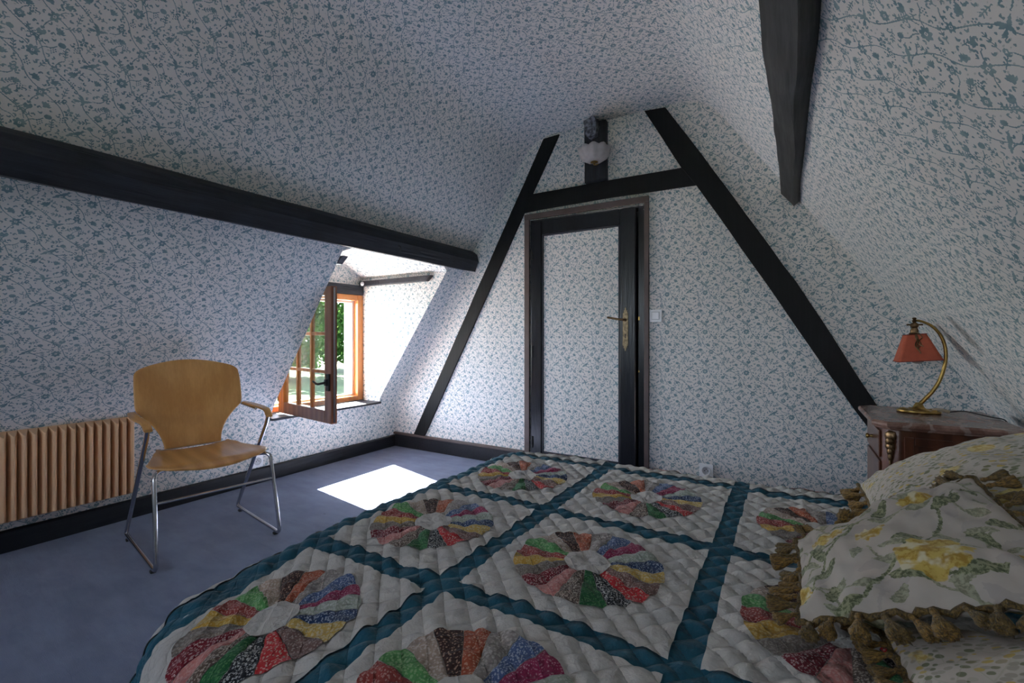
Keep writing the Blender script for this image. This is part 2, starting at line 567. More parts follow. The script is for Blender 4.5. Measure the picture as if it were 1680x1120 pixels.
GLOSSBLK = blackwood('gloss_black_paint', (0.004, 0.0045, 0.007), (0.009, 0.010, 0.015), axis='Z', rough=0.28, cracks=False)
SKIRT = blackwood('black_skirting_paint', (0.008, 0.009, 0.012), (0.022, 0.023, 0.028), rough=0.45, cracks=False)
TRIMBR = simple('taupe_brown_trim_paint', (0.115, 0.082, 0.072), 0.5, bump=0.0006)
VARN = wood('orange_varnished_window_wood', (0.36, 0.105, 0.018), (0.62, 0.22, 0.045), 'Z', 6.0, 0.3, coat=0.4)
VARND = wood('shaded_varnished_window_wood', (0.20, 0.065, 0.030), (0.34, 0.13, 0.060), 'Z', 6.0, 0.3, coat=0.4)  # darker copy of the orange varnish, with shade put into its colour
BEECH = wood('beech_plywood_veneer', (0.60, 0.275, 0.070), (0.80, 0.42, 0.135), 'Z', 5.0, 0.36, stretch=0.08, bump=0.0003, coat=0.3, dist=1.0)
BEECHX = wood('beech_plywood_veneer_seat', (0.60, 0.275, 0.070), (0.80, 0.42, 0.135), 'X', 5.0, 0.36, stretch=0.08, bump=0.0003, coat=0.3, dist=1.0)
CHROME = simple('brushed_chrome', (0.62, 0.61, 0.62), 0.16, 1.0, 0.05)
RUBBER = simple('black_plastic', (0.02, 0.02, 0.02), 0.6)
CREAM = simple('cream_radiator_enamel', (0.86, 0.53, 0.30), 0.34, var=0.01)
GREYP = simple('light_grey_plastic', (0.60, 0.60, 0.61), 0.4, var=0.03)
WHITEP = simple('white_plastic', (0.93, 0.93, 0.94), 0.35, var=0.03)
WHITER = simple('white_exterior_paint', (0.80, 0.79, 0.76), 0.7, var=0.05)
BRASS = simple('worn_brass', (0.42, 0.27, 0.085), 0.36, 1.0, 0.3, 30.0)
BRASSD = simple('aged_bronze', (0.20, 0.125, 0.065), 0.42, 1.0, 0.4, 40.0)
IRON = simple('dark_iron', (0.03, 0.03, 0.032), 0.4, 0.6)
MAHOG = wood('dark_mahogany', (0.055, 0.016, 0.007), (0.135, 0.042, 0.018), 'Z', 5.0, 0.3, coat=0.35)

def glassmat(name, rough=0.0, col=(1, 1, 1), alpha_shadow=True):
    m = bpy.data.materials.new(name); m.use_nodes = True
    t = m.node_tree; t.nodes.clear(); nt = NT(t)
    out = nt.new('ShaderNodeOutputMaterial')
    tr = nt.new('ShaderNodeBsdfTransparent'); tr.inputs[0].default_value = rgb((0.93, 0.96, 0.94))
    gl = nt.new('ShaderNodeBsdfGlossy'); gl.inputs['Roughness'].default_value = rough
    lw = nt.new('ShaderNodeLayerWeight'); lw.inputs[0].default_value = 0.5
    fr = nt.m('ADD', nt.m('MULTIPLY', nt.m('POWER', lw.outputs['Facing'], 5.0), 0.95), 0.03)
    mx = nt.new('ShaderNodeMixShader')
    nt.put(mx.inputs[0], fr)
    t.links.new(tr.outputs[0], mx.inputs[1]); t.links.new(gl.outputs[0], mx.inputs[2])
    t.links.new(mx.outputs[0], out.inputs[0])
    return m
GLASS = glassmat('window_glass')

def carpet():
    m, nt, b, out = newmat('blue_grey_carpet')
    tc = nt.new('ShaderNodeTexCoord'); v = tc.outputs['Object']
    f = nt.noise(v, 5.0, 5.0, 0.6)
    fib = nt.noise(v, 420.0, 2.0, 0.7)
    brush = nt.noise(nt.map(v, (0.4, 1.6, 1), rot=(0, 0, 0.6)), 9.0, 4.0, 0.7)
    ff = nt.m('ADD', nt.m('MULTIPLY', f, 0.35), nt.m('ADD', nt.m('MULTIPLY', fib, 0.3), nt.m('MULTIPLY', brush, 0.35)))
    c = nt.mix(nt.step(ff, 0.36, 0.66), (0.135, 0.165, 0.275, 1), (0.225, 0.270, 0.410, 1))
    # small dark spots and a brownish worn patch near the skirting
    sp = nt.step(nt.m('MULTIPLY', nt.vor(v, 3.2), -1.0), -0.035, -0.02)
    c = nt.mix(nt.m('MULTIPLY', sp, 0.7), c, (0.035, 0.035, 0.05, 1))
    nt.put(b.inputs['Base Color'], c)
    b.inputs['Roughness'].default_value = 0.95
    b.inputs['Specular IOR Level'].default_value = 0.1
    b.inputs['Sheen Weight'].default_value = 0.3
    b.inputs['Sheen Roughness'].default_value = 0.5
    nt.put(b.inputs['Normal'], nt.bump(nt.m('ADD', fib, nt.m('MULTIPLY', brush, 2.0)), 0.004, 0.7))
    return m
CARPET = carpet()

# ------------------------------------------------------------------ the room shell
Y0, Y1 = -5.5, 0.0                     # rear gable and back wall
XR = 4.26
K = 1.40                               # slope of the roof
def sx(z): return max(0.0, (z - 0.47)/K)
def round_profile(pts, rads):
    out = [Vector(pts[0])]
    for i in range(1, len(pts)-1):
        a, b, c = Vector(pts[i-1]), Vector(pts[i]), Vector(pts[i+1])
        r = rads[i]
        s = b + (a-b).normalized()*r; e = b + (c-b).normalized()*r
        for k in range(7):
            t = k/6
            out.append(s*(1-t)**2 + b*2*t*(1-t) + e*t*t)
    out.append(Vector(pts[-1]))
    return out
PL = round_profile([(0, 0), (0, 0.47), (sx(2.62), 2.62), (2.1, 2.62)], [0, 0.07, 0.16, 0])
PR = round_profile([(XR, 0), (XR, 0.50), (2.785, 2.62), (2.1, 2.62)], [0, 0.09, 0.16, 0])
def arcs(P):
    s = [0.0]
    for i in range(1, len(P)): s.append(s[-1] + (P[i]-P[i-1]).length)
    return s
def at_arc(P, S, t):
    for i in range(1, len(P)):
        if t <= S[i] + 1e-9:
            k = (t-S[i-1])/(S[i]-S[i-1]); return P[i-1].lerp(P[i], k)
    return P[-1].copy()
SL, SR = arcs(PL), arcs(PR)
# arc positions where slope becomes ceiling
def arc_of_z(P, S, z):
    for i in range(1, len(P)):
        if P[i].y >= z and P[i-1].y < z:
            return S[i-1] + (z-P[i-1].y)/(P[i].y-P[i-1].y)*(S[i]-S[i-1])
DY0, DY1, DC, DZS, DZC, DZB = -1.25, -0.20, -0.70, 1.60, 1.78, 0.43   # dormer opening
def open_top(y):
    t = abs(y-DC)/(DC-DY0 if y < DC else DY1-DC)
    return DZC - (DZC-DZS)*t**1.3

def strip_mesh(name, P, S, cols, mat, usign=1, parent=None):
    """cols: list of (y, s_start, s_end) per column; builds quads between neighbours"""
    bm = bmesh.new(); uvl = bm.loops.layers.uv.new('UVMap')
    N = 26
    prev = None
    for (ya, a0, a1, yb, b0, b1) in cols:
        A = []; B = []
        for k in range(N+1):
            sa = a0 + (a1-a0)*k/N; sb = b0 + (b1-b0)*k/N
            pa = at_arc(P, S, sa); pb = at_arc(P, S, sb)
            A.append((bm.verts.new((pa.x, ya, pa.y)), (ya*usign, sa))); B.append((bm.verts.new((pb.x, yb, pb.y)), (yb*usign, sb)))
        for k in range(N):
            q = (A[k], A[k+1], B[k+1], B[k])
            f = bm.faces.new([x[0] for x in q])
            for l, x in zip(f.loops, q): l[uvl].uv = x[1]
            f.smooth = True
    bmesh.ops.remove_doubles(bm, verts=bm.verts, dist=1e-5)
    me = bpy.data.meshes.new(name); bm.to_mesh(me); bm.free()
    return link(name, me, mat, parent)

s_end_wall = arc_of_z(PL, SL, 2.50)
s_end_wallR = arc_of_z(PR, SR, 2.50)
s_sill = arc_of_z(PL, SL, DZB)
cols = [(Y0, 0, s_end_wall, DY0, 0, s_end_wall)]
ys = [DY0 + (DY1-DY0)*i/20 for i in range(21)]
for a, b in zip(ys[:-1], ys[1:]):
    cols.append((a, 0, s_sill, b, 0, s_sill))
    cols.append((a, arc_of_z(PL, SL, open_top(a)), s_end_wall, b, arc_of_z(PL, SL, open_top(b)), s_end_wall))
cols.append((DY1, 0, s_end_wall, Y1, 0, s_end_wall))
wall_left = tag(strip_mesh('wall_left', PL, SL, cols, WALL), kind='structure')
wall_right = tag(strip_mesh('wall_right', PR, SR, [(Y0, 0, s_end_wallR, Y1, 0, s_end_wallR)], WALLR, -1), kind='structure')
# ceiling: the two top strips joined
cl = strip_mesh('ceiling', PL, SL, [(Y0, s_end_wall, SL[-1], Y1, s_end_wall, SL[-1])], WALL)
cr_ = strip_mesh('ceiling_r', PR, SR, [(Y0, s_end_wallR, SR[-1], Y1, s_end_wallR, SR[-1])], WALL)
bm = bmesh.new(); bm.from_mesh(cl.data); bm.from_mesh(cr_.data)
bm.to_mesh(cl.data); bm.free(); bpy.data.objects.remove(cr_, do_unlink=True)
tag(cl, kind='structure')

def flatwall(name, polys, y, mat, parent=None, axis='y', usign=1):
    """polys: list of polygons in (u, z); optional thickness is not needed indoors"""
    bm = bmesh.new(); uvl = bm.loops.layers.uv.new('UVMap')
    for poly in polys:
        vs = [bm.verts.new((p[0], y, p[1]) if axis == 'y' else (y, p[0], p[1])) for p in poly]
        f = bm.faces.new(vs)
        for l, p in zip(f.loops, poly): l[uvl].uv = (p[0]*usign, p[1])
    me = bpy.data.meshes.new(name); bm.to_mesh(me); bm.free()
    return link(name, me, mat, parent)

outline = [(p.x, p.y) for p in PL] + [(p.x, p.y) for p in PR[::-1]][1:]
# back wall: the whole gable less the doorway (1.50..2.40 wide, 1.98 high)
DX0, DX1, DZT = 1.497, 2.405, 1.975
def zcap(x):
    if x <= 2.1: P = PL
    else: P = PR
    best = 0
    for i in range(1, len(P)):
        lo, hi = sorted((P[i-1].x, P[i].x))
        if lo <= x <= hi and hi-lo > 1e-6:
            t = (x-P[i-1].x)/(P[i].x-P[i-1].x); best = max(best, P[i-1].y + t*(P[i].y-P[i-1].y))
    return best
Lp = [(p.x, p.y) for p in PL if p.x < DX0]
polyL = [(DX0, 0.0), (0, 0.0)] + [p for p in Lp if p[1] > 0] + [(DX0, zcap(DX0))]
polyT = [(DX0, DZT), (DX0, zcap(DX0))] + [(p.x, p.y) for p in PL if DX0 < p.x <= 2.1] + [(DX1, 2.62), (DX1, DZT)]
Rp = [(p.x, p.y) for p in PR if p.x > DX1][::-1]
polyR = [(DX1, 0), (DX1, 2.62)] + Rp
tag(flatwall('wall_back', [polyL, polyT, polyR], 0.0, WALL), kind='structure')

# rear gable; its unseen window opening is added to let in fill daylight
RX0, RX1, RZ0, RZ1 = 1.15, 2.15, 0.95, 1.98
pl_ = [(p.x, p.y) for p in PL if p.x < RX0]
a_ = [(RX0, 0), (0, 0)] + [p for p in pl_ if p[1] > 0] + [(RX0, zcap(RX0))]
zr = sx(RZ1)
b_ = [(RX0, max(RZ1, zcap(RX0)))] + [(p.x, p.y) for p in PL if RX0 < p.x < RX1] + [(RX1, zcap(RX1)), (RX1, RZ1), (RX0, RZ1)]
c_ = [(RX0, 0), (RX0, RZ0), (RX1, RZ0), (RX1, 0)]
d_ = [(RX1, 0), (RX1, zcap(RX1))] + [(p.x, p.y) for p in PL if RX1 < p.x <= 2.1] + [(p.x, p.y) for p in PR[::-1] if p.x > 2.1]
tag(flatwall('wall_rear', [a_, b_, c_, d_], Y0, WALL), kind='structure')
w2 = tag(empty('fill_window', (0, 0, 0)), kind='structure')
bm = bmesh.new()
for (a, b, c, d) in ((RX0, RX0+.06, RZ0, RZ1), (RX1-.06, RX1, RZ0, RZ1), (RX0+.06, RX1-.06, RZ0, RZ0+.06), (RX0+.06, RX1-.06, RZ1-.06, RZ1), (1.63, 1.67, RZ0+.06, RZ1-.06)):
    box(bm, a, b, Y0-.08, Y0-.02, c, d)
ob('fill_window_frame', bm, VARN, w2)

# floor and outer shell
bm = bmesh.new(); box(bm, -0.30, XR+0.1, Y0-0.1, 1.3, -0.12, 0.0)
tag(ob('floor', bm, CARPET), kind='structure')
ROOF = simple('light_block_brown', (0.35, 0.30, 0.26), 0.9)
# skin outside the roof so that no daylight leaks in
def skin(name, P, off, cutter=None):
    bm = bmesh.new()
    for i in range(len(P)-1):
        a, b = P[i], P[i+1]
        t = (b-a).normalized(); n = Vector((-t.y, t.x)) if off > 0 else Vector((t.y, -t.x))
        a2, b2 = a+n*abs(off), b+n*abs(off)
        if cutter is None: segs = [(Y0-.1, 1.4)]
        else: segs = cutter((a.y+b.y)/2)
        for s0, s1 in segs:
            bm.faces.new([bm.verts.new(q) for q in ((a2.x, s0, a2.y), (b2.x, s0, b2.y), (b2.x, s1, b2.y), (a2.x, s1, a2.y))])
    me = bpy.data.meshes.new(name); bm.to_mesh(me); bm.free()
    return link(name, me, ROOF)
fine = [at_arc(PL, SL, SL[-1]*i/120) for i in range(121)]
tag(skin('light_block_left', fine, 0.09, lambda z: [(Y0-.1, DY0-0.05), (DY1+0.05, 1.4)] if 0.36 < z < 1.9 else [(Y0-.1, 1.4)]), kind='structure')
tag(skin('light_block_right', PR, -0.09), kind='structure')

# baseboards
def board(name, pts, y0, y1, axis, mat, parent=None):
    bm = bmesh.new(); prism(bm, pts, axis, y0, y1)
    return ob(name, bm, mat, parent, bevel=0.002)
tag(board('baseboard_left', [(0.001, 0), (0.018, 0), (0.018, 0.098), (0.010, 0.108), (0.001, 0.108)], Y0+.01, -0.001, 'y', SKIRT), kind='structure')
tag(board('baseboard_right', [(XR-.001, 0), (XR-.018, 0), (XR-.018, 0.098), (XR-.010, 0.108), (XR-.001, 0.108)], Y0+.01, -0.001, 'y', SKIRT), kind='structure')
bb = tag(board('baseboard_back', [(-0.001, 0), (-0.018, 0), (-0.018, 0.114), (-0.001, 0.114)], 0.018, 1.449, 'x', SKIRT), kind='structure')
board('cap_rail', [(-0.001, 0.115), (-0.024, 0.115), (-0.024, 0.133), (-0.001, 0.137)], 0.002, 1.449, 'x', TRIMBR, bb)
board('skirting_board', [(-0.001, 0), (-0.018, 0), (-0.018, 0.114), (-0.001, 0.114)], 2.44, XR-.02, 'x', SKIRT, bb)
board('cap_rail', [(-0.001, 0.115), (-0.024, 0.115), (-0.024, 0.133), (-0.001, 0.137)], 2.44, XR-.01, 'x', TRIMBR, bb)

# ------------------------------------------------------------------ dormer
WX = -0.25
def poly3(bm, uvl, pts, uvs):
    f = bm.faces.new([bm.verts.new(p) for p in pts])
    for l, u in zip(f.loops, uvs): l[uvl].uv = u
bm = bmesh.new(); uvl = bm.loops.layers.uv.new('UVMap')
for y in (DY0, DY1):
    cut = [(0.0, DZB)] + [(p.x, p.y) for p in fine if DZB < p.y < DZS] + [(sx(DZS), DZS)]
    pts = [(WX, DZB)] + cut + [(WX, DZS)]
    poly3(bm, uvl, [(p[0], y, p[1]) for p in pts], [(p[0]+0.03, p[1]) for p in pts])
for a, b in zip(ys[:-1], ys[1:]):
    za, zb = open_top(a), open_top(b)
    poly3(bm, uvl, [(WX, a, za), (sx(za), a, za), (sx(zb), b, zb), (WX, b, zb)], [(a, 0), (a, sx(za)+.25), (b, sx(zb)+.25), (b, 0)])
dorm = ob('wall_dormer', bm, WALL)
dorm.data.update(); tag(dorm, kind='structure')
for p in dorm.data.polygons: p.use_smooth = False
# gable above the window
bm = bmesh.new(); uvl = bm.loops.layers.uv.new('UVMap')
pts = [(DY0, 1.535)] + [(y, open_top(y)) for y in ys] + [(DY1, 1.535)]
poly3(bm, uvl, [(WX, p[0], p[1]) for p in pts], pts)
tag(ob('wall_window', bm, WALL), kind='structure')
# outside cladding of the dormer
bm = bmesh.new()
side = [(WX-.14, .30), (-.02, .30), (-.02, .455), (sx(1.66)-.03, 1.66), (WX-.14, 1.66)]
prism(bm, side, 'y', DY0-.09, DY0-.015); prism(bm, side, 'y', DY1+.015, DY1+.09)
box(bm, WX-.14, WX-.005, DY0-.09, DY1+.09, 1.50, 1.66); box(bm, WX-.14, -0.02, DY0-.09, DY1+.09, 0.30, DZB-.02)
for sg, y in ((-1, DY0-.09), (1, DY1+.09)):
    v = [bm.verts.new(p) for p in ((WX-.2, y, 1.64), (sx(1.64)-.02, y, 1.64), (sx(1.90)-.02, DC, 1.90), (WX-.2, DC, 1.90))]
    bm.faces.new(v)
v = [bm.verts.new(p) for p in ((WX-.1, DY0-.09, 1.64), (WX-.1, DY1+.09, 1.64), (WX-.1, DC, 1.90))]; bm.faces.new(v)
tag(ob('trim_3', bm, WHITER), kind='structure')

win = tag(empty('window_1', (WX, DC, DZB)), kind='structure')
def wb_(name, x0, x1, y0, y1, z0, z1, mat, parent=win, bevel=0.003):
    o = boxob(name, x0-WX, x1-WX, y0-DC, y1-DC, z0-DZB, z1-DZB, mat, parent, bevel)
    return o
FZ0, FZ1 = 0.452, 1.440
FY0, FY1 = DY0+.098, DY1-.002
fr = wb_('frame_jamb', WX-.03, WX+.035, FY1-.062, FY1, FZ0, FZ1, VARN)
wb_('frame_jamb', WX-.03, WX+.035, FY0, FY0+.062, FZ0, FZ1, VARN)
wb_('frame_head', WX-.03, WX+.034, FY0+.063, FY1-.063, FZ1-.052, FZ1, VARN)
wb_('frame_sill', WX-.03, WX+.034, FY0+.063, FY1-.063, FZ0, FZ0+.042, VARN)
# inner rebate step
bm = bmesh.new()
for q in ((FY1-.085, FY1-.0625, FZ0+.043, FZ1-.053), (FY0+.0625, FY0+.085, FZ0+.043, FZ1-.053), (FY0+.086, FY1-.086, FZ1-.075, FZ1-.053), (FY0+.086, FY1-.086, FZ0+.043, FZ0+.06)):
    box(bm, -.055, -.02, q[0]-DC, q[1]-DC, q[2]-DZB, q[3]-DZB)
ob('rebate', bm, WHITER, win, bevel=0.002)
# outside reveal, white
bm = bmesh.new()
for q in ((FY1-.070, FY1, 0.44, 1.46), (DY0, FY0+.088, 0.44, 1.46)):
    box(bm, -.15, -.06, q[0]-DC, q[1]-DC, q[2]-DZB, q[3]-DZB)
ob('outer_reveal', bm, WHITER, win)
wb_('side_panel', WX-.03, WX+.02, DY0+.002, FY0-.001, FZ0, FZ1, WHITER)
wb_('lintel', WX-.03, WX+.045, DY0+.002, FY1, 1.443, 1.533, BEAM_Y, win, 0.006)
wb_('inner_sill', WX+.0, 0.035, DY0+.004, DY1-.004, DZB+.0005, DZB+.019, BEAM_Y, win, 0.004)
# the open leaf: hinged at the near jamb, swung into the room
HY = FY0+.066
leaf = empty('window_leaf', (0.13, HY-DC, 0.0))
leaf.parent = win
LW, LZ0, LZ1 = 0.785, FZ0+.012-DZB, FZ1-.050-DZB
# local: +x along the leaf away from the hinge, y thickness
leaf.rotation_euler = (0, 0, math.atan2(-1.195-HY, 0.66-WX-.13))
def lf(name, x0, x1, z0, z1, mat, y0=-.021, y1=.021, parent=leaf, bevel=0.003):
    return boxob(name, x0, x1, y0, y1, z0, z1, mat, parent, bevel)
lf('stile', 0, .085, LZ0, LZ1, VARN); lf('stile', LW-.090, LW, LZ0, LZ1, VARND)
lf('bottom_rail', .0855, LW-.0905, LZ0, LZ0+.085, VARND); lf('top_rail', .0855, LW-.0905, LZ1-.058, LZ1, VARND)
px0, px1, pz0, pz1 = .0855, LW-.0905, LZ0+.0855, LZ1-.0585
NCOL = 3
for i in range(1, NCOL):
    xm = px0 + (px1-px0)*i/NCOL
    lf('glazing_bar', xm-.012, xm+.012, pz0, pz1, VARN, -.014, .014)
for i in (1, 2):
    zm = pz0 + (pz1-pz0)*i/3
    for j in range(NCOL):
        a = px0 + (px1-px0)*j/NCOL + (.0125 if j else 0); b = px0 + (px1-px0)*(j+1)/NCOL - (.0125 if j < NCOL-1 else 0)
        lf('glazing_bar', a, b, zm-.012, zm+.012, VARN, -.013, .013)
for i in range(NCOL):
    for j in range(3):
        a = px0 + (px1-px0)*i/NCOL + .0006; b = px0 + (px1-px0)*(i+1)/NCOL - .0006
        c = pz0 + (pz1-pz0)*j/3 + .0006; d = pz0 + (pz1-pz0)*(j+1)/3 - .0006
        if i: a += .0125
        if i < NCOL-1: b -= .0125
        if j: c += .0125
        if j < 2: d -= .0125
        bm = bmesh.new(); box(bm, a, b, -.008, -.005, c, d); box(bm, a, b, .005, .008, c, d)      # double glazing
        ob('pane', bm, GLASS, leaf)
# espagnolette on the free stile
bm = bmesh.new(); box(bm, LW-.040, LW-.026, .0215, .029, LZ0+.02, LZ1-.02)
ob('espagnolette_rod', bm, IRON, leaf, bevel=0.002)
bm = bmesh.new()
box(bm, LW-.052, LW-.014, -.034, -.0215, 0.255, 0.37); box(bm, LW-.045, LW-.02, -.05, -.034, .29, .335)
tube(bm, smooth_path([(LW-.033, -.045, .312), (LW-.033, -.072, .31), (LW-.075, -.078, .300), (LW-.135, -.078, .318)], .02), [.008]*15+[.007], 10)
ob('window_handle', bm, IRON, leaf, bevel=0.002, smooth=True)
bm = bmesh.new(); box(bm, LW+.0005, LW+.004, -.008, .006, LZ0+.01, LZ1-.01)
ob('seal_strip', bm, CHROME, leaf)
for z in (.12, .80):
    bm = bmesh.new(); tube(bm, [(-.006, -.018, z), (-.006, -.018, z+.09)], .007, 10)
    ob('leaf_hinge', bm, BRASSD, leaf)

# dark rail along the cheek
cheekrail = boxob('wall_rail', -0.42, 0.42, -.022, .022, -.024, .024, BEAM_Y, None, 0.004)
me = cheekrail.data
for v in me.vertices:
    if v.co.x > 0 and v.co.z > 0: v.co.x += 0.05
    if v.co.x > 0 and v.co.z < 0: v.co.x -= 0.01
cheekrail.location = (0.20, DY1-.024, 1.548)
tag(cheekrail, 'short black wooden rail along the dormer cheek, running inward from the window head', 'rail')
rl = cheekrail.copy(); COL.objects.link(rl); rl.location = (0.345, DY0+.0225, 1.548)
tag(rl, 'matching black rail on the near dormer cheek, only its cut end showing past the slope', 'rail')
bm = bmesh.new(); lathe(bm, [(0, .022), (.012, .020), (.019, .012), (.019, .004), (.012, 0), (0, 0)], 20, Matrix.Rotation(PI/2, 4, 'X'))
o = ob('door_stop', bm, WHITEP, None, True); o.location = (-0.165, DY1-.0465, 1.545)
tag(o, 'small round white knob on the end of the black rail beside the window', 'knob')

# ------------------------------------------------------------------ timbers
def rough_beam(name, sect, y0, y1, mat, amp=0.006, n=70, seed=0, taper=None):
    """closed cross-section (x,z) swept along y with hewn irregularity"""
    bm = bmesh.new(); rings = []
    # subdivide section
    S = []
    m_ = len(sect)
    for i in range(m_):
        a, b = Vector(sect[i]), Vector(sect[(i+1) % m_])
        for k in range(4): S.append(a.lerp(b, k/4))
    for i in range(n+1):
        y = y0 + (y1-y0)*i/n
        ring = []
        for p in S:
            d = noise.noise(Vector((p.x*9+seed, y*2.2, p.y*9)))*amp + noise.noise(Vector((p.x*30, y*7+seed, p.y*30)))*amp*0.35
            e = noise.noise(Vector((p.y*9+seed+7, y*2.0, p.x*9)))*amp
            q = Vector((p.x + d, p.y + e))
            if taper: q = taper(q, y)
            ring.append(bm.verts.new((q.x, y, q.y)))
        rings.append(ring)
    k = len(S)
    for i in range(n):
        for j in range(k):
            bm.faces.new((rings[i][j], rings[i][(j+1) % k], rings[i+1][(j+1) % k], rings[i+1][j]))
    bm.faces.new(rings[0]); bm.faces.new(rings[-1][::-1])
    return ob(name, bm, mat, smooth=True, angle=32)
o = rough_beam('ceiling_beam', [(0.80, 1.635), (0.962, 1.603), (0.998, 1.69), (0.985, 1.745), (0.93, 1.785), (0.86, 1.80)], Y0+.005, -0.012, BEAM_Y, 0.004, seed=3)
tag(o, 'long black horizontal oak beam crossing the left slope above the window', 'beam')
bm = bmesh.new()
lathe(bm, [(0, 0), (.012, .0), (.010, .004), (.004, .006), (0, .006)], 12, Matrix.Translation((.984, -.93, 1.672)) @ Matrix.Rotation(PI/2, 4, 'Y'))
tube(bm, smooth_path([(.985, -.93, 1.668), (1.004, -.93, 1.664), (1.006, -.93, 1.64), (.992, -.93, 1.628)], .01), .0035, 8)
ob('nail_hook', bm, IRON, o, True)
def tp(q, y):
    w = 1.0 + 0.30*min(1, max(0, (-y-0.3)/1.6))
    c = Vector((3.290, 1.95))
    return c + (q-c)*w
o = rough_beam('ceiling_beam', [(3.222, 1.968), (3.222, 1.910), (3.286, 1.828), (3.380, 1.912), (3.390, 1.97), (3.30, 2.02)], Y0+.005, -0.004, BEAM_G, 0.007, n=110, seed=11, taper=tp)
tag(o, 'thick charcoal oak purlin hanging under the right slope with a pointed lower edge', 'beam')

def board_poly(name, pts, y, th, mat, label=None, cat='beam', parent=None, bevel=0.003, wav=0.003, seed=0):
    """timber lying in the back wall plane: outline in (x,z), slightly wavy edges"""
    out = []
    n = len(pts)
    for i in range(n):
        a, b = Vector(pts[i]), Vector(pts[(i+1) % n])
        L = (b-a).length; k = max(1, int(L/0.12))
        nrm = Vector((-(b-a).y, (b-a).x)).normalized()
        for j in range(k):
            p = a.lerp(b, j/k)
            if j: p = p + nrm*noise.noise(Vector((p.x*3.1+seed, p.y*3.1, seed)))*wav
            out.append((p.x, p.y))
    bm = bmesh.new(); prism(bm, out, 'y', y-th, y)
    o = ob(name, bm, mat, parent, bevel=bevel)
    if label: tag(o, label, cat)
    return o
board_poly('wall_timber', [(0.258, .139), (0.392, .139), (1.758, 2.600), (1.622, 2.595)], -0.001, 0.016, FLATBLK, 'black diagonal timber rising from the skirting to the ceiling left of the door', wav=0.004)
board_poly('wall_timber', [(3.90, .139), (4.02, .139), (3.674, .677), (3.30, 1.375), (2.775, 2.24), (2.548, 2.60), (2.406, 2.612), (2.655, 2.165), (2.750, 2.03), (3.20, 1.28), (3.574, .645)], -0.001, 0.018, FLATBLK, 'black diagonal timber falling from the ceiling to behind the bedside table', wav=0.005, seed=4)
board_poly('wall_timber', [(1.50, 2.180), (1.44, 2.040), (1.60, 2.046), (2.20, 2.050), (2.760, 2.040), (2.670, 2.172), (2.15, 2.178)], -0.001, 0.0155, FLATBLK, 'black horizontal tie timber directly above the bedroom door', wav=0.004, seed=8)
o = board_poly('wall_timber', [(1.978, 2.176), (2.143, 2.182), (2.140, 2.606), (1.976, 2.612)], -0.001, 0.05, BEAM_Z, 'short rough black king post above the door, carrying the glass wall lamp', wav=0.006, seed=9)
bm = bmesh.new(); box(bm, 2.052, 2.057, -.0525, -.0512, 2.19, 2.56)
ob('split', bm, RUBBER, o)
bm = bmesh.new()
prism(bm, [(2.00, 2.60), (2.082, 2.612), (2.092, 2.56), (2.083, 2.49), (2.035, 2.475), (2.012, 2.51), (2.004, 2.55)], 'y', -0.115, -0.052)
bmesh.ops.subdivide_edges(bm, edges=bm.edges, cuts=2, use_grid_fill=True)
for v in bm.verts: v.co += Vector((noise.noise(v.co*30), noise.noise(v.co*30+Vector((5, 0, 0))), noise.noise(v.co*30+Vector((0, 9, 0)))))*0.012
o = ob('timber_stub', bm, simple('splintered_grey_wood', (0.15, 0.16, 0.19), 0.7, var=0.7, scale=45, bump=0.004), None)
tag(o, 'splintered grey stump of wood fixed at the top of the king post', 'wood stub')

# ------------------------------------------------------------------ door
door = tag(empty('door_1', (DX0, 0, 0)), kind='structure')
def db(name, x0, x1, y0, y1, z0, z1, mat, parent=door, bevel=0.002):
    return boxob(name, x0-DX0, x1-DX0, y0, y1, z0, z1, mat, parent, bevel)
db('door_trim', 1.452, 1.496, -.020, -.001, 0, 1.978, TRIMBR)
db('door_trim', 2.406, 2.437, -.020, -.001, 0, 1.978, TRIMBR)
db('door_trim', 1.452, 2.437, -.021, -.001, 1.979, 2.022, TRIMBR)
db('door_jamb', 1.4975, 1.514, .0, .12, 0, 1.974, GLOSSBLK)
db('door_jamb', 2.355, 2.404, .018, .12, 0, 1.974, GLOSSBLK)
db('door_head', 1.515, 2.354, .018, .12, 1.957, 1.974, GLOSSBLK)
lfo = empty('door_leaf', (0, 0, 0)); lfo.parent = door
def dl(name, x0, x1, y0, y1, z0, z1, mat, bevel=0.003): return db(name, x0, x1, y0, y1, z0, z1, mat, lfo, bevel)
dl('stile', 1.517, 1.606, -.026, .014, .012, 1.952, GLOSSBLK)
dl('stile', 2.236, 2.345, -.026, .014, .012, 1.952, GLOSSBLK)
dl('top_rail', 1.6065, 2.2355, -.026, .014, 1.850, 1.952, GLOSSBLK)
dl('bottom_rail', 1.6065, 2.2355, -.026, .014, .012, .14, GLOSSBLK)
bm = bmesh.new()
MO = simple('grey_black_moulding', (0.035, 0.035, 0.05), 0.35, var=0.1)
for (a, b, c, d) in ((1.607, 1.621, .1405, 1.8495), (2.221, 2.235, .1405, 1.8495), (1.6215, 2.2205, 1.8355, 1.8495), (1.6215, 2.2205, .1405, .1545)):
    box(bm, a-DX0, b-DX0, -.019, -.002, c, d)
ob('panel_moulding', bm, MO, lfo, bevel=0.004)
bm = bmesh.new(); uvl = bm.loops.layers.uv.new('UVMap')
X0, X1 = 1.6215-DX0, 2.2205-DX0
poly3(bm, uvl, [(X0, -.009, .155), (X1, -.009, .155), (X1, -.009, 1.835), (X0, -.009, 1.835)], [(X0+.07, .155), (X1+.07, .155), (X1+.07, 1.835), (X0+.07, 1.835)])
ob('door_panel', bm, WALL, lfo)
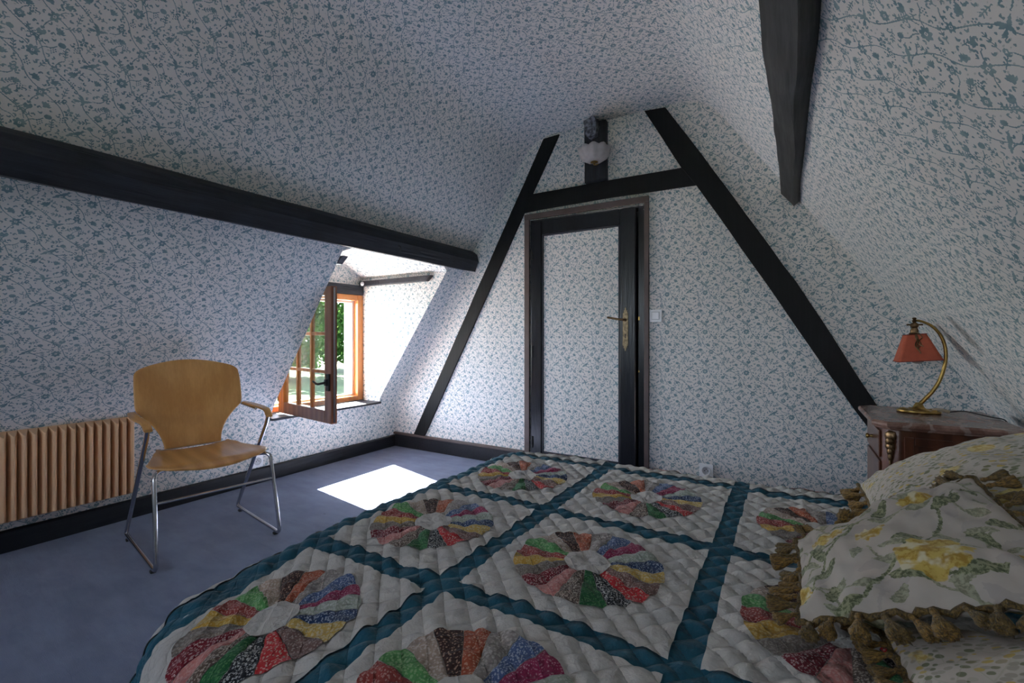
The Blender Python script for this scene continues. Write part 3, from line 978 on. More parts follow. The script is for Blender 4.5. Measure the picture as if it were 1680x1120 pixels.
bm = bmesh.new(); box(bm, X0-.01, X1+.01, .0, .012, .15, 1.84); ob('panel_back', bm, GLOSSBLK, lfo)
# handle with its long brass plate
hx = 2.278-DX0
bm = bmesh.new()
pl_o = [(0, .158), (.006, .145), (.004, .135), (.015, .132), (.010, .124), (.019, .112), (.019, -.112), (.010, -.124), (.015, -.132), (.004, -.135), (.006, -.145), (0, -.158)]
pp = [(hx+x, 1.102+z) for x, z in pl_o] + [(hx-x, 1.102+z) for x, z in pl_o[::-1][1:-1]]
prism(bm, pp, 'y', -.0305, -.0265)
ob('lock_plate', bm, simple('tarnished_brass', (0.25, 0.19, 0.115), 0.42, 0.9, 0.35, 60.0), lfo, bevel=0.001)
bm = bmesh.new(); lathe(bm, [(0, 0), (.011, 0), (.010, .006), (.007, .008), (.007, .02)], 16, Matrix.Translation((hx, -.0306, 1.168)) @ Matrix.Rotation(PI/2, 4, 'X'))
tube(bm, smooth_path([(hx, -.045, 1.168), (hx, -.070, 1.168), (hx-.03, -.072, 1.170), (hx-.075, -.072, 1.178), (hx-.118, -.070, 1.186)], .012), [.0075]*24 + [.006]*2, 12)
ob('door_handle', bm, BRASSD, lfo, True)
bm = bmesh.new(); lathe(bm, [(0, 0), (.006, 0), (.006, .0012), (0, .0012)], 12, Matrix.Translation((hx, -.0306, 1.062)) @ Matrix.Rotation(PI/2, 4, 'X')); box(bm, hx-.003, hx+.003, -.032, -.0306, 1.040, 1.060)
ob('keyhole', bm, RUBBER, lfo)
for z in (.22, .93, 1.70):
    bm = bmesh.new(); tube(bm, [(1.5185-DX0+.012, -.030, z-.045), (1.5185-DX0+.012, -.030, z+.045)], .0065, 10)
    ob('door_hinge', bm, RUBBER, lfo, True)
bm = bmesh.new(); box(bm, 2.357-DX0, 2.366-DX0, .012, .0175, 1.165, 1.19); box(bm, 2.357-DX0, 2.364-DX0, .013, .0175, .80, .812)
ob('strike_plate', bm, BRASS, door)
for z in (1.94, 1.47):
    bm = bmesh.new(); lathe(bm, [(0, .003), (.004, .002), (.004, 0)], 8, Matrix.Translation((2.395-DX0, .0178, z)) @ Matrix.Rotation(PI/2, 4, 'X')); ob('screw', bm, CHROME, door)
# dark landing behind the door
bm = bmesh.new(); box(bm, 1.3, 2.6, .13, 1.2, 0.0, 2.1)
tag(ob('trim_4', bm, simple('dark_landing', (0.02, 0.02, 0.02), 0.9)), kind='structure')

# switches and sockets
def socket(x, z, label, wall='back', y=0):
    t = empty('wall_socket', (x, -.001, z) if wall == 'back' else (.001, y, z), 0 if wall == 'back' else PI/2, label, 'socket')
    bm = bmesh.new(); box(bm, -.042, .042, -.011, 0, -.042, .042); ob('cover_plate', bm, WHITEP, t, bevel=0.003)
    bm = bmesh.new(); M = Matrix.Translation((0, -.0112, 0)) @ Matrix.Rotation(PI/2, 4, 'X')
    lathe(bm, [(.027, 0), (.027, .005), (.0235, .005), (.0205, .0006), (0, .0006)], 28, M); ob('socket_well', bm, GREYP, t, True)
    bm = bmesh.new()
    for dx, dz in ((-.0095, 0), (.0095, 0), (0, .010)):
        lathe(bm, [(.0034, .0), (.0034, .001), (0, .001)], 10, Matrix.Translation((dx, -.0120, dz)) @ Matrix.Rotation(PI/2, 4, 'X'))
    ob('pin_hole', bm, RUBBER, t)
    return t
socket(2.805, 0.182, 'white wall socket low on the back wall right of the door')
socket(0, .158, 'white wall socket above the left skirting, seen behind the chair leg', 'left', -1.345)
t = empty('light_switch', (2.482, -.001, 1.193), 0, 'square white rocker light switch right of the door', 'switch')
bm = bmesh.new(); box(bm, -.042, .042, -.010, 0, -.042, .042); ob('cover_plate', bm, WHITEP, t, bevel=0.003)
bm = bmesh.new(); box(bm, -.0275, .0275, -.0118, -.0101, -.0275, .0275); ob('rocker_frame', bm, GREYP, t)
bm = bmesh.new(); box(bm, -.023, .023, -.017, -.0119, -.023, .023); ob('rocker', bm, WHITEP, t, bevel=0.0015)

# wall lamp
WL = Vector((2.100, -.052, 2.31))
t = empty('wall_lamp', WL, 0, 'small wall lamp with scalloped frosted glass bowl on the king post', 'lamp')
M = Matrix.Translation((0, -.115, 0))
def frost():
    m, nt, b, out = newmat('frosted_glass')
    b.inputs['Base Color'].default_value = (0.62, 0.58, 0.57, 1); b.inputs['Roughness'].default_value = 0.45
    tc = nt.new('ShaderNodeTexCoord')
    nt.put(b.inputs['Base Color'], nt.mix(nt.noise(tc.outputs['Object'], 40, 2), (0.50, 0.46, 0.46, 1), (0.70, 0.66, 0.65, 1)))
    b.inputs['Transmission Weight'].default_value = 0.25; b.inputs['Subsurface Weight'].default_value = 0.0
    return m
FROST = frost()
bm = bmesh.new()
lathe(bm, [(.020, -.040), (.058, -.035), (.086, -.016), (.101, .010), (.108, .032), (.113, .044)], 48, M, flute=0.05, nf=10, scallop=0.012)
o = ob('glass_shade', bm, FROST, t, True); s_ = o.modifiers.new('s', 'SOLIDIFY'); s_.thickness = 0.003
bm = bmesh.new(); lathe(bm, [(0, -.064), (.005, -.062), (.007, -.057), (.004, -.053), (.010, -.050), (.026, -.045), (.026, -.041), (0, -.041)], 20, M)
ob('brass_finial', bm, BRASS, t, True)
bm = bmesh.new(); lathe(bm, [(0, 0), (.032, 0), (.030, .01), (.012, .014), (0, .014)], 20, Matrix.Translation((-.03, .0, .01)) @ Matrix.Rotation(PI/2, 4, 'X'))
tube(bm, smooth_path([(-.03, -.012, .01), (-.02, -.05, .0), (0, -.115, -.030), (0, -.115, -.02)], .015), .006, 10)
ob('lamp_bracket', bm, BRASS, t, True)
bm = bmesh.new(); lathe(bm, [(0, .04), (.010, .038), (.016, .024), (.014, .010), (.010, -.004), (.010, -.02)], 16, M); ob('bulb', bm, WHITEP, t, True)

# ------------------------------------------------------------------ radiator
rad = empty('radiator', (0.10, -2.36, 0.17), 0, 'cream ribbed column radiator under the left slope behind the chair', 'radiator')
def rad_section():
    bm = bmesh.new()
    # each section: a front column and a rear column joined at top and bottom
    # ribbed plan: broad at the back, narrow rounded ridge in front; the top edge slopes back
    plan = [(-.045, -.0165), (.012, -.0165), (.030, -.0105), (.044, -.0045), (.047, 0), (.044, .0045), (.030, .0105), (.012, .0165), (-.045, .0165)]
    lo = [bm.verts.new((x, y, .012 if x > .02 else 0)) for x, y in plan]
    hi = [bm.verts.new((x, y, .432 - max(0, x-.012)*.75)) for x, y in plan]
    bm.faces.new(lo[::-1]); bm.faces.new(hi)
    for k in range(9): bm.faces.new((lo[k], lo[(k+1) % 9], hi[(k+1) % 9], hi[k]))
    # wider cylindrical tubes front and rear
    tube(bm, [(0, -.0172, .395), (0, .0172, .395)], .018, 10); tube(bm, [(0, -.0172, .035), (0, .0172, .035)], .018, 10)
    return bm
s0 = ob('radiator_section', rad_section(), CREAM, rad, True, angle=50, bevel=0.002)
PITCH = 0.0352
s0.location = (0, .243, 0)
for k in range(1, 26):
    c = s0.copy(); COL.objects.link(c); c.parent = rad; c.location = (0, .243 - PITCH*k, 0)
for yy in (.12, -.5):
    bm = bmesh.new(); box(bm, -.099, -.05, yy-.01, yy+.01, .06, .09); ob('wall_bracket', bm, CREAM, rad)
bm = bmesh.new(); tube(bm, [(0, -.68, .035), (0, -.74, .035)], .012, 10); tube(bm, smooth_path([(0, -.73, .035), (0, -.73, -.168)], .01), .009, 10); ob('feed_pipe', bm, CREAM, rad)

# ------------------------------------------------------------------ bed and quilt
BX0, BX1, BY0, BY1 = 1.985, 4.02, -2.70, -0.965
bed = empty('bed', (3.0, -1.83, 0), 0, 'low double bed standing under the patchwork quilt', 'bed')
def rbox(name, x0, x1, y0, y1, z0, z1, mat, parent, r):
    o = boxob(name, x0-3.0, x1-3.0, y0+1.83, y1+1.83, z0, z1, mat, parent, 0)
    b = o.modifiers.new('b', 'BEVEL'); b.width = r; b.segments = 5
    for p in o.data.polygons: p.use_smooth = True
    return o
SHEET = simple('white_cotton_sheet', (0.55, 0.54, 0.53), 0.9, bump=0.001, var=0.04)
rbox('mattress', BX0, BX1, BY0, BY1, .225, .378, SHEET, bed, .05)
rbox('bed_base', BX0+.01, BX1-.01, BY0+.01, BY1-.01, .10, .222, MAHOG, bed, .015)
for x in (BX0+.12, BX1-.12):
    for y in (BY0+.12, BY1-.12):
        bm = bmesh.new(); lathe(bm, [(0, 0), (.025, 0), (.03, .098), (0, .098)], 16, Matrix.Translation((x-3.0, y+1.83, 0.001)))
        ob('leg', bm, MAHOG, bed, True)

QZ = 0.404
RC, RE = 0.15, 0.085          # corner radius in plan, edge rounding
QO = Vector((2.9, -1.83, 0.0))
def drape(u, v):
    """point of the flat cloth (u,v) laid over the mattress -> position, normal"""
    x0, x1, y0, y1 = BX0-.01+RC, 9.0, BY0+.015+RC, BY1-.03-RC
    cx = min(max(u, x0), x1); cy = min(max(v, y0), y1)
    ex, ey = u-cx, v-cy
    d = math.hypot(ex, ey)
    L = d - RC
    if L <= 0 or d < 1e-9: return Vector((u, v, QZ)), Vector((0, 0, 1))
    dx, dy = ex/d, ey/d
    q = RE*PI/2
    if L < q:
        a = L/RE; f = RE*math.sin(a); g = RE*(1-math.cos(a)); n = Vector((dx*math.sin(a), dy*math.sin(a), math.cos(a)))
    else:
        f = RE + 0.16*(L-q); g = RE + 0.985*(L-q); n = Vector((dx*.985, dy*.985, .16))
        corner = min(abs(dx), abs(dy))*2
        th = math.atan2(dy, dx)
        f += (0.025*math.sin(th*9) + 0.03)*min(1, (L-q)/.15)*corner
    z = max(QZ-g, 0.012)
    return Vector((cx+dx*(RC+f), cy+dy*(RC+f), z)), n
nz = noise.noise
def quilt(u, v, off=0.0):
    pull = max(0.0, min(1.0, (-2.30-v)/.40)); pull = pull*pull*(3-2*pull)
    u0, v0 = u, v
    u = u + 0.060*pull*max(0.0, min(1.0, (2.30-u)/.28))          # the cloth is drawn in towards the near corner
    p, n = drape(u, v)
    a, b = (u+v)/0.072, (u-v)/0.072
    puff = (abs(math.sin(PI*a))*abs(math.sin(PI*b)))**0.5
    w5 = nz(Vector((u*8, v*28, 12.0)))
    w1 = nz(Vector((u*17, v*17, 1.0))); w2 = nz(Vector((u*34, v*9, 4.0))); w3 = nz(Vector((u*3.1, v*3.1, 8.0)))
    w4 = nz(Vector((u*12+v*20, v*6, 2.0)))
    h = 0.0095*puff + 0.004*w5 + 0.0050*w1 + 0.0045*w2 + 0.008*w3 + 0.0055*w4 + 0.004
    wob = Vector((nz(Vector((u*9, v*9, 20.0))), nz(Vector((u*9, v*9, 30.0))), 0))*0.006
    sg = max(0.0, min(1.0, (-2.15-v)/.45)) * max(0.0, min(1.0, (2.75-u)/.7))
    p = p - Vector((0, 0, 0.035*sg*sg*(3-2*sg)*min(1.0, p.z/.3)))
    if p.z < 0.008: p.z = 0.008
    return p + n*(h+off) + wob - QO

def fabric(name, base, spot=None, scale=90.0, thr=0.30, base2=None, rough=0.95, quilted=True):
    m, nt, b, out = newmat(name)
    uv = nt.new('ShaderNodeTexCoord').outputs['UV']
    n_ = nt.noise(uv, 9.0, 3.0)
    c = nt.mix(nt.step(n_, 0.3, 0.7), rgb(tuple(x*.88 for x in base)), rgb(base2 or base))
    if spot:
        wv = nt.vm('ADD', uv, nt.scale(nt.noise(uv, 120.0, 1.0, out=1), 0.005))
        d = nt.vor(wv, scale*1.7)
        c = nt.mix(nt.m('MULTIPLY', nt.step(nt.m('MULTIPLY', d, -1.0), -thr-.22, -thr-.08), 0.85), c, rgb(spot))
    nt.put(b.inputs['Base Color'], c)
    b.inputs['Roughness'].default_value = rough
    b.inputs['Specular IOR Level'].default_value = 0.15
    b.inputs['Sheen Weight'].default_value = 0.15
    h = nt.m('ADD', nt.m('MULTIPLY', nt.noise(uv, 42.0, 3.0, 0.6), 1.6), nt.m('MULTIPLY', nt.noise(uv, 900.0, 1.0), 0.05))
    # sewn diamond quilting
    x, y, _ = nt.sep(uv)
    sa = nt.m('ABSOLUTE', nt.m('SINE', nt.m('MULTIPLY', nt.m('ADD', x, y), PI/0.072)))
    sb = nt.m('ABSOLUTE', nt.m('SINE', nt.m('MULTIPLY', nt.m('SUBTRACT', x, y), PI/0.072)))
    q = nt.m('POWER', nt.m('MULTIPLY', sa, sb), 0.35)
    n1 = nt.bump(q, 0.008, 0.6 if quilted else 0.0)
    nt.put(b.inputs['Normal'], nt.bump(h, 0.007, 0.6, n1))
    return m
QWHITE = fabric('quilt_white_cotton', (0.55, 0.515, 0.47))
QTEAL = fabric('quilt_teal_cotton', (0.014, 0.085, 0.125), base2=(0.022, 0.112, 0.160))
WHT = (0.62, 0.57, 0.50)
WED = [fabric('print_green', (0.10, 0.30, 0.09), (0.26, 0.44, 0.20)), fabric('print_tan', (0.40, 0.30, 0.235), (0.55, 0.46, 0.40)),
       fabric('print_dark_brown', (0.055, 0.022, 0.016), (0.42, 0.26, 0.18), 95, .2), fabric('print_rust', (0.38, 0.085, 0.035), (0.55, 0.30, 0.20), 110, .25),
       fabric('print_grey', (0.30, 0.26, 0.235), (0.45, 0.40, 0.36)), fabric('print_blue', (0.075, 0.12, 0.25), (0.38, 0.42, 0.50), 120, .25),
       fabric('print_magenta', (0.28, 0.02, 0.075), (0.50, 0.22, 0.28), 110, .2), fabric('print_sage', (0.37, 0.40, 0.33), (0.48, 0.50, 0.44)),
       fabric('print_navy', (0.02, 0.045, 0.12), (0.40, 0.45, 0.52), 120, .24), fabric('print_yellow', (0.55, 0.36, 0.085), (0.60, 0.50, 0.30)),
       fabric('print_mauve_brown', (0.20, 0.11, 0.09), (0.42, 0.32, 0.28), 120, .25), fabric('print_red', (0.50, 0.018, 0.022), (0.62, 0.42, 0.34), 90, .2),
       fabric('print_black', (0.014, 0.014, 0.017), (0.55, 0.53, 0.50), 130, .27), fabric('print_bottle_green', (0.02, 0.13, 0.04), (0.10, 0.26, 0.09), 110, .25),
       fabric('print_brown_check', (0.14, 0.095, 0.07), (0.48, 0.40, 0.33), 130, .30), fabric('print_pink', (0.52, 0.20, 0.175), (0.58, 0.32, 0.28)),
       fabric('print_dark_red', (0.19, 0.012, 0.022), (0.58, 0.40, 0.38), 120, .25), fabric('print_taupe', (0.20, 0.16, 0.13), (0.32, 0.28, 0.24), 120, .3),
       fabric('print_gold', (0.52, 0.30, 0.045), (0.58, 0.42, 0.16)), fabric('print_brick_red', (0.30, 0.045, 0.035), (0.52, 0.28, 0.24), 110, .25)]

quilt_o = empty('patchwork_quilt', QO, 0, 'patchwork quilt with teal sashing and colourful fabric wheels spread over the bed', 'quilt')
def qpatch(name, u0, u1, v0, v1, step, off, mat, parent):
    nu = max(2, int(round((u1-u0)/step))+1); nv = max(2, int(round((v1-v0)/step))+1)
    pts = []; uvs = []
    for i in range(nu):
        u = u0 + (u1-u0)*i/(nu-1)
        for j in range(nv):
            v = v0 + (v1-v0)*j/(nv-1)
            pts.append(quilt(u, v, off)); uvs.append((u, v))
    return gridmesh(name, pts, uvs, nu, nv, mat, parent)
SX = [1.975, 2.507, 3.094, 3.681]; SY = [-0.475, -1.075, -1.700, -2.290, -2.835]; HW = 0.030
U0, U1, V0, V1 = 1.60, 3.98, -3.02, -0.66
qpatch('teal_sashing', U0, U1, V0, V1, 0.008, 0.0, QTEAL, quilt_o)
colsx = [(U0+.012, SX[0]-.06), (SX[0]+.035, SX[1]-HW), (SX[1]+HW, SX[2]-HW), (SX[2]+HW, SX[3]-HW), (SX[3]+HW, U1-.012)]
rowsy = [(SY[1]+HW, V1-.012), (SY[2]+HW, SY[1]-HW), (SY[3]+HW, SY[2]-HW), (SY[4]+HW, SY[3]-HW), (V0+.012, SY[4]-HW)]
RO, RI = 0.205, 0.062
for ci, (a, b) in enumerate(colsx):
    for ri, (c, d) in enumerate(rowsy):
        blk = qpatch('quilt_block', a, b, c, d, 0.0075, 0.0042, QWHITE, quilt_o)
        if ci in (0, 4) or ri == 4: continue
        cu = (SX[ci-1]+SX[ci])/2 - .012 if ci > 1 else 2.230; cv = (SY[ri]+SY[ri+1])/2 - .010 if ri < 3 else -2.580
        vmax = V1-.014
        for k in range(20):
            # wedge 0 (green) lies up-left as seen from the camera; order runs clockwise seen from above
            am = math.radians(170.0 - 18.0*k)
            pts = []; uvs = []
            NA, NR = 7, 12
            for i in range(NA):
                q = i/(NA-1)*2-1
                ang = am + q*math.radians(8.75)
                ro = RO*(1 - 0.018*q*q)
                for j in range(NR):
                    r = RI*.93 + (ro-RI*.93)*j/(NR-1)
                    u = cu + r*math.cos(ang); v = min(cv + r*math.sin(ang), vmax)
                    pf = (1-q**4)*math.sin(PI*j/(NR-1))**.5
                    pts.append(quilt(u, v, 0.0072 + 0.0022*pf)); uvs.append((u + 0.072*24*k, v))
            gridmesh('fabric_wedge', pts, uvs, NA, NR, WED[k], blk)
        pts = []; uvs = []
        NA, NR = 25, 7
        for i in range(NA):
            ang = 2*PI*i/(NA-1)
            for j in range(NR):
                r = RI*j/(NR-1) + 1e-4
                u = cu + r*math.cos(ang); v = min(cv + r*math.sin(ang), vmax)
                pts.append(quilt(u, v, 0.0098)); uvs.append((u, v))
        gridmesh('centre_patch', pts, uvs, NA, NR, QWHITE, blk)
print('quilt done')

# ------------------------------------------------------------------ pillows
def rose_layers():
    G = Tile(120, 128); S = Tile(60, 64)
    for (x, y, L, w, a) in ((20, 40, 22, 4.2, 40), (30, 60, 24, 4.5, 120), (14, 64, 18, 4, 170), (60, 30, 24, 4.6, -20), (74, 44, 20, 4.2, 70), (88, 20, 22, 4.6, 10),
                            (52, 88, 24, 4.4, 160), (64, 100, 22, 4.4, 60), (96, 84, 24, 4.8, 30), (104, 64, 20, 4, -60), (36, 112, 22, 4.4, 20), (8, 100, 18, 4, 110),
                            (110, 110, 20, 4.2, 200), (84, 62, 16, 3.4, 190), (46, 12, 20, 4.2, 200), (28, 14, 18, 4, 80)):
        G.leaf(x, y, L, w, a)
    for p in (((10, 20), (22, 42), (30, 62), (50, 86), (70, 100)), ((46, 12), (60, 32), (76, 46), (90, 62), (100, 84)), ((88, 20), (76, 30), (74, 46)), ((36, 112), (48, 104), (52, 88)), ((100, 84), (112, 98), (116, 112)), ((14, 64), (22, 72), (40, 76))):
        G.path(p, 1.0)
    for (x, y, r) in ((20, 48, 7.5), (45, 20, 8.5), (50, 54, 6.0), (7, 16, 5.0), (33, 38, 4.5)):
        for k in range(7):
            a = 2*PI*k/7; S.ell(x+math.cos(a)*r*.6, y+math.sin(a)*r*.6, r*.45, r*.38, math.degrees(a))
        S.ell(x, y, r*.5, r*.5)
    return G.a, S.a
RG, RY = rose_layers()
def rosefabric(name, tw, small):
    m, nt, b, out = newmat(name)
    uv = nt.new('ShaderNodeTexCoord').outputs['UV']
    uvw = nt.vm('ADD', uv, nt.scale(nt.noise(uv, 30.0, 2.0, out=1), 0.010 if not small else 0.006))
    c = nt.mix(nt.noise(uv, 6.0, 2.0), (0.45, 0.395, 0.335, 1), (0.55, 0.49, 0.415, 1))
    if not small:
        t = nt.scale(uvw, 1.0/tw)
        # grey shadow leaves
        sh = use_print(nt, 'rose_leaf_print', RG, nt.vm('ADD', t, (0.37, 0.53, 0)))
        c = nt.mix(nt.m('MULTIPLY', sh, 0.40), c, (0.36, 0.31, 0.29, 1))
        g = use_print(nt, 'rose_leaf_print', RG, t)
        vein = nt.step(nt.noise(uv, 130.0, 3.0, 0.7), 0.42, 0.58)
        gc = nt.mix(vein, (0.075, 0.095, 0.035, 1), (0.30, 0.31, 0.17, 1))
        c = nt.mix(nt.m('MULTIPLY', g, 0.92), c, gc)
        g2 = use_print(nt, 'rose_leaf_print', RG, nt.vm('ADD', nt.vm('MULTIPLY', t, (-1.25, 1.25, 1)), (0.55, 0.30, 0)))
        c = nt.mix(nt.m('MULTIPLY', g2, 0.75), c, nt.mix(vein, (0.14, 0.16, 0.075, 1), (0.36, 0.36, 0.22, 1)))
        y = use_print(nt, 'rose_bloom_print', RY, nt.vm('ADD', t, (0.06, 0.02, 0)))
        pet = nt.step(nt.noise(uvw, 62.0, 4.0, 0.7), 0.40, 0.56)
        yc = nt.mix(pet, (0.38, 0.22, 0.02, 1), (0.58, 0.42, 0.10, 1))
        yc = nt.mix(nt.step(nt.noise(uv, 40.0, 2.0), 0.5, 0.66), yc, (0.68, 0.62, 0.42, 1))
        c = nt.mix(nt.m('MULTIPLY', y, 0.95), c, yc)
    else:
        w = nt.map(uvw, (1, 1.55, 1), rot=(0, 0, 0.5))
        d = nt.vor(w, 58.0, rnd=0.8); cc = nt.sep(nt.vor(w, 58.0, rnd=0.8, out='Color'))
        lc = nt.mix(nt.step(cc[0], 0.35, 0.65), (0.14, 0.155, 0.075, 1), (0.34, 0.30, 0.235, 1))
        lc = nt.mix(nt.step(cc[1], 0.74, 0.78), lc, (0.50, 0.35, 0.07, 1))
        k = nt.m('MULTIPLY', nt.step(nt.m('MULTIPLY', d, -1.0), -0.50, -0.40), nt.step(cc[2], 0.10, 0.14))
        c = nt.mix(nt.m('MULTIPLY', k, 0.9), c, lc)
        st = nt.step(nt.m('MULTIPLY', nt.vor(uvw, 20.0, 'DISTANCE_TO_EDGE'), -1.0), -0.035, -0.012)
        c = nt.mix(nt.m('MULTIPLY', st, 0.35), c, (0.32, 0.32, 0.22, 1))
        f = nt.vor(uvw, 9.0)
        pet = nt.step(nt.noise(uv, 70.0, 2.0), 0.42, 0.55)
        fk = nt.step(nt.m('ADD', nt.m('MULTIPLY', f, -1.0), nt.m('MULTIPLY', nt.noise(uv, 45.0, 2.0), 0.22)), -0.20, -0.13)
        c = nt.mix(nt.m('MULTIPLY', fk, 0.9), c, nt.mix(pet, (0.46, 0.30, 0.05, 1), (0.62, 0.50, 0.20, 1)))
    nt.put(b.inputs['Base Color'], c)
    b.inputs['Roughness'].default_value = 0.8; b.inputs['Specular IOR Level'].default_value = 0.25
    b.inputs['Sheen Weight'].default_value = 0.1
    nt.put(b.inputs['Normal'], nt.bump(nt.m('ADD', nt.noise(uv, 14.0, 3.0), nt.m('MULTIPLY', nt.noise(uv, 700.0, 1.0), 0.03)), 0.012, 0.45))
    return m
ROSEBIG = rosefabric('yellow_rose_print_cotton', 0.38, False)
ROSESML = rosefabric('small_leaf_print_cotton', 0.2, True)
def fringe_mat(name, c0, c1):
    m, nt, b, out = newmat(name)
    v = nt.new('ShaderNodeTexCoord').outputs['Object']
    nt.put(b.inputs['Base Color'], nt.mix(nt.step(nt.noise(nt.map(v, (1, 1, .35)), 340.0, 2.0, 0.6), 0.30, 0.70), rgb(c0), rgb(c1)))
    b.inputs['Roughness'].default_value = 0.6; b.inputs['Sheen Weight'].default_value = 0.1
    nt.put(b.inputs['Normal'], nt.bump(nt.noise(v, 260.0, 2.0), 0.003, 0.8))
    return m
OLIVE = [fringe_mat('moss_gold_thread', (0.045, 0.028, 0.006), (0.22, 0.130, 0.026)), fringe_mat('old_gold_thread', (0.06, 0.034, 0.007), (0.32, 0.175, 0.030))]

def tassel_mesh(seed):
    rnd = random.Random(seed); bm = bmesh.new()
    prof = [(.001, 0), (.006, .002), (.0085, .007), (.006, .011), (.009, .018), (.014, .028), (.018, .038), (.019, .046), (.010, .047), (.001, .044)]
    nf = 9
    prof = [(r*.78, z*1.12) for r, z in prof]
    rings = lathe(bm, prof, 30, None)
    for ri, ring in enumerate(rings):
        for k, v in enumerate(ring):
            if ri >= 4:
                s = 1 + (0.20 if k % 3 == 0 else -0.10)*min(1, (ri-3)/3) + rnd.uniform(-.09, .09)
                v.co.x *= s; v.co.y *= s; v.co.z += rnd.uniform(-.003, .003) if ri > 5 else 0
    me = bpy.data.meshes.new('tassel'); bmesh.ops.recalc_face_normals(bm, faces=bm.faces); bm.to_mesh(me); bm.free()
    me.polygons.foreach_set('use_smooth', [True]*len(me.polygons))
    me.materials.append(OLIVE[seed % 2])
    return me
TASS = [tassel_mesh(i) for i in range(4)]

def cushion(name, corners, T, mat, label, group=None, seed=0, wr=0.010, tass=(1, 1, 1, 1), pinch=.07, nt_=13, floor_z=None, fill=.5, uvrot=0.0, cord=True, tscale=1.0):
    C0 = [Vector(c) for c in corners]
    org = sum(C0, Vector((0, 0, 0)))/4
    ex = ((C0[1]-C0[0]) + (C0[2]-C0[3]))/2; ey = ((C0[3]-C0[0]) + (C0[2]-C0[1]))/2
    nrm = ex.cross(ey).normalized()
    if nrm.z < 0: nrm = -nrm
    W, Hh = ex.length, ey.length
    root = empty(name, org, 0, label, 'cushion' if 'cushion' in name else 'pillow', group)
    def P(s, t, side):
        s2 = s*(1 - pinch*(1-t*t)); t2 = t*(1 - pinch*(1-s*s))
        a = (s2+1)/2; b = (t2+1)/2
        p = C0[0]*(1-a)*(1-b) + C0[1]*a*(1-b) + C0[2]*a*b + C0[3]*(1-a)*b
        th = T*(max(0, 1-s**2)*max(0, 1-t**2))**fill
        q = Vector((s*2.2+seed, t*2.2, side*3.0))
        edge = min(1, 4*min(1-abs(s), 1-abs(t))+.15)
        w = wr*(nz(q*1.1)*1.1 + nz(q*2.3)*.6 + 0.35*nz(Vector((s*9+t*3+seed, t*3, 5))))
        # gathers running in from the edge
        g = 0.004*(math.sin(s*26+seed)*abs(t)**4 + math.sin(t*24+seed)*abs(s)**4)
        p = p + nrm*(side*th + w*edge + g)
        if floor_z is not None:
            zf = floor_z
            if p.z < zf: p.z = zf + 0.0005*side
        return p - org
    N = 44
    bm = bmesh.new(); uvl = bm.loops.layers.uv.new('UVMap')
    g = {}
    for side in (1, -1):
        for i in range(N+1):
            for j in range(N+1):
                if side == -1 and (i in (0, N) or j in (0, N)): g[(side, i, j)] = g[(1, i, j)]; continue
                s = math.sin((i/N-.5)*PI)*.35 + (i/N*2-1)*.65; t = math.sin((j/N-.5)*PI)*.35 + (j/N*2-1)*.65
                g[(side, i, j)] = bm.verts.new(P(s, t, side))
    for side in (1, -1):
        for i in range(N):
            for j in range(N):
                ks = [(i, j), (i+1, j), (i+1, j+1), (i, j+1)]
                if side == -1: ks = ks[::-1]
                try: f = bm.faces.new([g[(side, a, b)] for a, b in ks])
                except ValueError: continue
                f.smooth = True
                for l, (a, b) in zip(f.loops, ks):
                    uu, vv = a/N*W, b/N*Hh
                    c_, s_ = math.cos(uvrot), math.sin(uvrot)
                    l[uvl].uv = (uu*c_-vv*s_ + (3 if side < 0 else 0), uu*s_+vv*c_)
    me = bpy.data.meshes.new('cover'); bm.normal_update(); bm.to_mesh(me); bm.free()
    link('cover', me, mat, root)
    edges = [((-1, -1), (1, -1)), ((1, -1), (1, 1)), ((1, 1), (-1, 1)), ((-1, 1), (-1, -1))]
    rnd = random.Random(seed)
    for ei, (a, b) in enumerate(edges):
        if not tass[ei]: continue
        pts = [P(a[0]+(b[0]-a[0])*k/40, a[1]+(b[1]-a[1])*k/40, 1) for k in range(41)]
        # looped gimp braid
        bm = bmesh.new()
        tube(bm, [p + nrm*0.003*math.sin(k*2.2) for k, p in enumerate(pts)], [.0065+.0015*math.sin(k*2.9) for k in range(41)], 8)
        ob('braid', bm, OLIVE[0], root, True)
        mid = [0, 0]
        n_ = nt_
        for k in range(n_):
            f = (k+.5)/n_ + rnd.uniform(-.012, .012)
            s = a[0]+(b[0]-a[0])*f; t = a[1]+(b[1]-a[1])*f
            p = P(s, t, 1)
            outd = (P(s*1.0, t*1.0, 1) - P(s*.7, t*.7, 1)).normalized()
            outd = (C0[0]*0 + (ex.normalized()*((a[0]+b[0])/2) + ey.normalized()*((a[1]+b[1])/2))).normalized()
            dirv = (outd + Vector((0, 0, -.25)) + Vector((rnd.uniform(-.55, .55), rnd.uniform(-.55, .55), rnd.uniform(-.25, .35)))).normalized()
            wz = p.z + org.z + dirv.z*.045*tscale - .012
            if floor_z is not None and wz < floor_z + .012: dirv.z += (floor_z + .012 - wz)/.045; dirv.normalize()
            o = bpy.data.objects.new('tassel', TASS[rnd.randrange(4)]); COL.objects.link(o); o.parent = root
            o.location = p + dirv*.004 + Vector((0, 0, .006))
            o.rotation_euler = dirv.to_track_quat('Z', 'Y').to_euler(); k_ = rnd.uniform(.85, 1.2)*tscale; o.scale = (k_, k_*rnd.uniform(.75, 1), k_)
    return root
FZ = QZ + 0.04
cushion('bed_pillow', [(3.45, -1.73, .49), (4.06, -1.72, .73), (4.06, -1.04, .76), (3.49, -1.06, .49)], .115, ROSESML,
        'plump leaf-print pillow leaning back beside the bedside table', 'bed pillows', 2, .014, (0, 0, 0, 1), floor_z=FZ, nt_=15)
